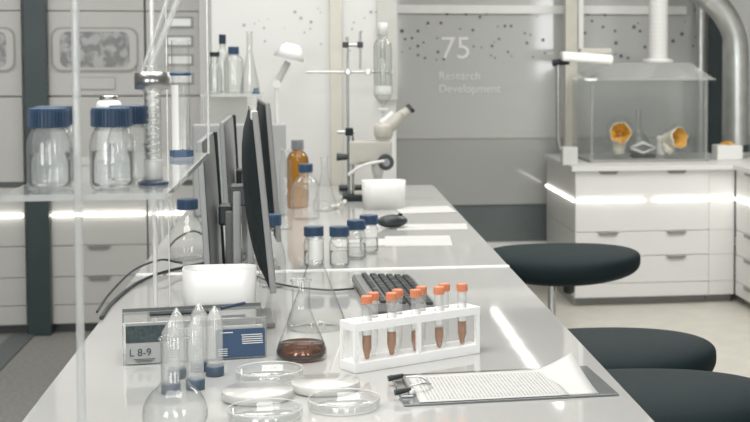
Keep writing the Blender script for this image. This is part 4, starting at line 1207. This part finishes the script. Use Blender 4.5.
# beige post and pale side strips behind it
x0, x1 = at(565, 80, 8.2).x, at(577, 80, 8.2).x
b = MB(); b.box(((x0 + x1) / 2, 8.22, (2.7 + ZC) / 2), (x1 - x0, 0.06, 2.7 - ZC), bev=0.003); struct('trim_10', b, M['beige'])
x0, x1 = at(578, 80, 8.2).x, at(583, 80, 8.2).x
b = MB(); b.box(((x0 + x1) / 2, 8.20, (2.7 + zy(50, 8.2)) / 2), (x1 - x0, 0.03, 2.7 - zy(50, 8.2)), bev=0.002); struct('trim_11', b, M['white'])

# objects on the right end of the counter
q = Vector((at(727, 165, 7.75).x, 7.75, ZC))
t = thing('tissue_box', 'white box with an orange tuft on top at the countertop corner', 'box', q)
MB().box((0, 0, 0.042), (0.15, 0.12, 0.084), bev=0.006).build('carton', M['white'], t)
mb = MB(); bm = mb.bm
bmesh.ops.create_uvsphere(bm, u_segments=14, v_segments=8, radius=1)
for v in bm.verts:
    k = 1 + 0.25 * sin(7 * v.co.x + 5 * v.co.y) ; v.co = Vector((v.co.x * 0.034 * k, v.co.y * 0.028 * k, 0.088 + v.co.z * 0.016 * k))
mb.build('orange_tuft', M['orange2'] if 'orange2' in M else M['gloveyellow'], t)
# large silver duct with bend
YD = 7.9
P0 = [at(680, -70, 8.75), at(685, -36, 8.2), at(694, -14, YD), at(708, -2, YD), at(724, 14, YD), at(735, 38, YD), at(737, 70, YD), at(737, 110, YD)]
P0 = P0 + [Vector((P0[-1].x, YD, ZC))]
c = P0[-1].copy()
o = thing('ventilation_duct', 'large silver ventilation duct bending down to the countertop', 'duct', c)
MB().tube([p_ - c for p_ in P0], 0.070, 24, 10).build('pipe', M['duct'], o)
zc_b = zy(153, YD) - ZC
MB().cyl((0, 0, zc_b - 0.012), (0, 0, zc_b + 0.03), 0.076).build('dark_band', M['teal'], o)
P1 = [at(722, 150, 8.12)]
c = Vector((at(724, 150, 8.16).x + 0.0, 8.16, ZC))
x_ = at(692, 30, 8.30)
o = MB().cyl((0, 0, 0), (0, 0, 1.6), 0.030).build('steel_post', M['duct'], None, (at(701, 30, 8.28).x, 8.28, ZC)); tag(o, 'slim steel post left of the dark upright behind the glove box', 'post')

# ------------------------------------------------------------------ tall cabinets on the left
YL = 7.08
def zl(y): return at(60, y, YL).z
def xl_(x): return at(x, 150, YL).x
def tall(xa, xb, label, slots=False):
    t = thing('tall_cabinet', label, 'cabinet', ((xa + xb) / 2, YL, 0), 0, 'tall grey cabinets on the far left')
    w = xb - xa
    MB().box((0, 0.31, 1.25), (w, 0.58, 2.42), bev=0.003).build('carcass', M['cabgrey'], t)
    MB().box((0, 0.33, 0.02), (w, 0.54, 0.04)).build('plinth', M['cabdark'], t)
    rows = [0.045, zl(305), zl(277), zl(246)]
    for k in range(3): drawer_front(t, 'x', -w / 2, w / 2, rows[k], rows[k + 1], 0.0, 'cabgrey', k > 0, hu=0.0)
    drawer_front(t, 'x', -w / 2, w / 2, zl(246), zl(187), 0.0, 'cabgrey', False)
    MB().box((0, 0.012, zl(184.5)), (w, 0.02, zl(182) - zl(187))).build('shadow_gap', M['cabdark'], t)
    MB().box((0, -0.008, zl(215)), (w - 0.02, 0.012, 0.012)).build('led_strip', M['led'], t)
    MB().box((0, 0.009, (zl(182) + zl(97)) / 2), (w - 0.006, 0.018, zl(97) - zl(182) - 0.004), bev=0.002, seg=1).build('lower_door', M['cabgrey'], t)
    if not slots:
        d = MB().box((0, 0.009, (zl(96) + zl(11)) / 2), (w - 0.006, 0.018, zl(11) - zl(96) - 0.004), bev=0.002, seg=1).build('upper_door', M['cabgrey'], t)
        wz = (zl(27) + zl(72)) / 2; wh = zl(27) - zl(72); ww = w * 0.90
        mx = Matrix.Translation((-0.005, -0.001, wz)) @ Matrix.Rotation(pi / 2, 4, 'X')
        MB().prism(rrect(ww, wh, 0.05), -0.001, 0.004, mx).build('window_frame', M['cabframe'], d)
        MB().prism(rrect(ww - 0.02, wh - 0.02, 0.045), 0.001, 0.006, mx).build('window_border', M['cabgrey'], d)
        MB().prism(rrect(ww - 0.085, wh - 0.045, 0.035), 0.004, 0.0075, mx).build('dappled_window', M['blotch'], d)
        mx2 = Matrix.Translation((0.0, -0.001, (zl(77) + zl(90)) / 2)) @ Matrix.Rotation(pi / 2, 4, 'X')
        MB().prism(rrect(0.18, zl(77) - zl(90), 0.006), 0, 0.003, mx2).build('plate_frame', M['cabframe'], d)
        MB().prism(rrect(0.172, zl(77) - zl(90) - 0.008, 0.005), 0.001, 0.0045, mx2).build('name_plate', M['cabgrey'], d)
    else:
        d = MB().box((0, 0.009, (zl(96) + zl(11)) / 2), (w - 0.006, 0.018, zl(11) - zl(96) - 0.004), bev=0.002, seg=1).build('upper_panel', M['cabgrey'], t)
        for (ya, yb) in ((16, 28), (35, 47), (54, 66), (73, 85)):
            xc = xl_(181) - (xa + xb) / 2; ww = xl_(195) - xl_(167)
            mx = Matrix.Translation((xc, -0.001, (zl(ya) + zl(yb)) / 2)) @ Matrix.Rotation(pi / 2, 4, 'X')
            MB().prism(rrect(ww, zl(ya) - zl(yb), 0.004), -0.001, 0.004, mx).build('slot_frame', M['seam'], d)
            MB().prism(rrect(ww - 0.025, zl(ya) - zl(yb) - 0.022, 0.004), 0.001, 0.006, mx).build('slot_label', M['silver'], d)
    MB().box((0, 0.009, (zl(10.5) + 2.44) / 2), (w - 0.006, 0.018, 2.44 - zl(10.5)), bev=0.002, seg=1).build('top_door', M['cabgrey'], t)
    return t
M['cabframe'] = mat('cabinet_line', (0.33, 0.33, 0.31), 0.5)
tall(xl_(49), xl_(146), 'tall grey cabinet with dappled window and lit strip right of the dark post')
tall(xl_(24) - 0.50, xl_(24), 'tall grey cabinet cut off by the frame left of the dark post')
tall(xl_(147), xl_(147) + 0.44, 'tall grey cabinet with slotted label panel beside the pale pillar', True)

# ------------------------------------------------------------------ lights
o = MB().box((0, 0, 0), (0.030, 3.6, 0.03)).build('pendant_light', M['pendantled'], None, (1.36, 9.3, 2.12))
tag(o, 'long slim pendant light above the aisle, mirrored in the bench', 'light')
def area(name, loc, sx, sy, power, col=(1, 0.985, 0.955), rot=(0, 0, 0)):
    l = bpy.data.lights.new(name, 'AREA'); l.shape = 'RECTANGLE'; l.size = sx; l.size_y = sy; l.energy = power; l.color = col
    o = bpy.data.objects.new(name, l); COL.objects.link(o); o.location = loc; o.rotation_euler = rot
    return o
area('ceiling_lamp_near', (-0.3, 2.2, 2.66), 1.6, 1.2, 56)
area('ceiling_lamp_middle', (0.3, 4.4, 2.66), 1.8, 1.2, 28)
area('ceiling_lamp_far', (0.2, 5.7, 2.66), 1.4, 0.5, 14)
area('ceiling_lamp_aisle', (2.0, 6.2, 2.66), 1.2, 1.2, 50)
area('ceiling_lamp_left', (-1.6, 5.4, 2.66), 0.8, 1.2, 24)

area('fill_behind_left', (-2.6, -2.6, 1.75), 1.5, 1.7, 80, (0.97, 0.99, 1.0), (radians(90), 0, radians(-25)))  # unseen fill added behind the camera to brighten glass and upright faces
area('fill_behind_middle', (0.6, -3.2, 1.75), 1.3, 1.7, 58, (0.97, 0.99, 1.0), (radians(90), 0, 0))  # second unseen fill, added for the same brightening
area('wall_glint_behind_right', (3.5, -3.0, 1.75), 0.55, 1.5, 28, (0.97, 0.99, 1.0), (radians(90), 0, radians(14)))  # added out of view so the back wall mirrors a bright patch
wd = bpy.data.worlds.new('world'); SC.world = wd; wd.use_nodes = True
bg = wd.node_tree.nodes['Background']; bg.inputs['Color'].default_value = (0.95, 0.97, 0.96, 1); bg.inputs['Strength'].default_value = 0.22

SC.view_settings.view_transform = 'Standard'
SC.view_settings.look = 'None'
SC.view_settings.exposure = 0.0
SC.view_settings.gamma = 1.0
SC.view_settings.use_curve_mapping = False
cy = SC.cycles
cy.max_bounces = 14; cy.transparent_max_bounces = 48; cy.transmission_bounces = 12; cy.glossy_bounces = 6; cy.diffuse_bounces = 4
cy.sample_clamp_indirect = 4.0
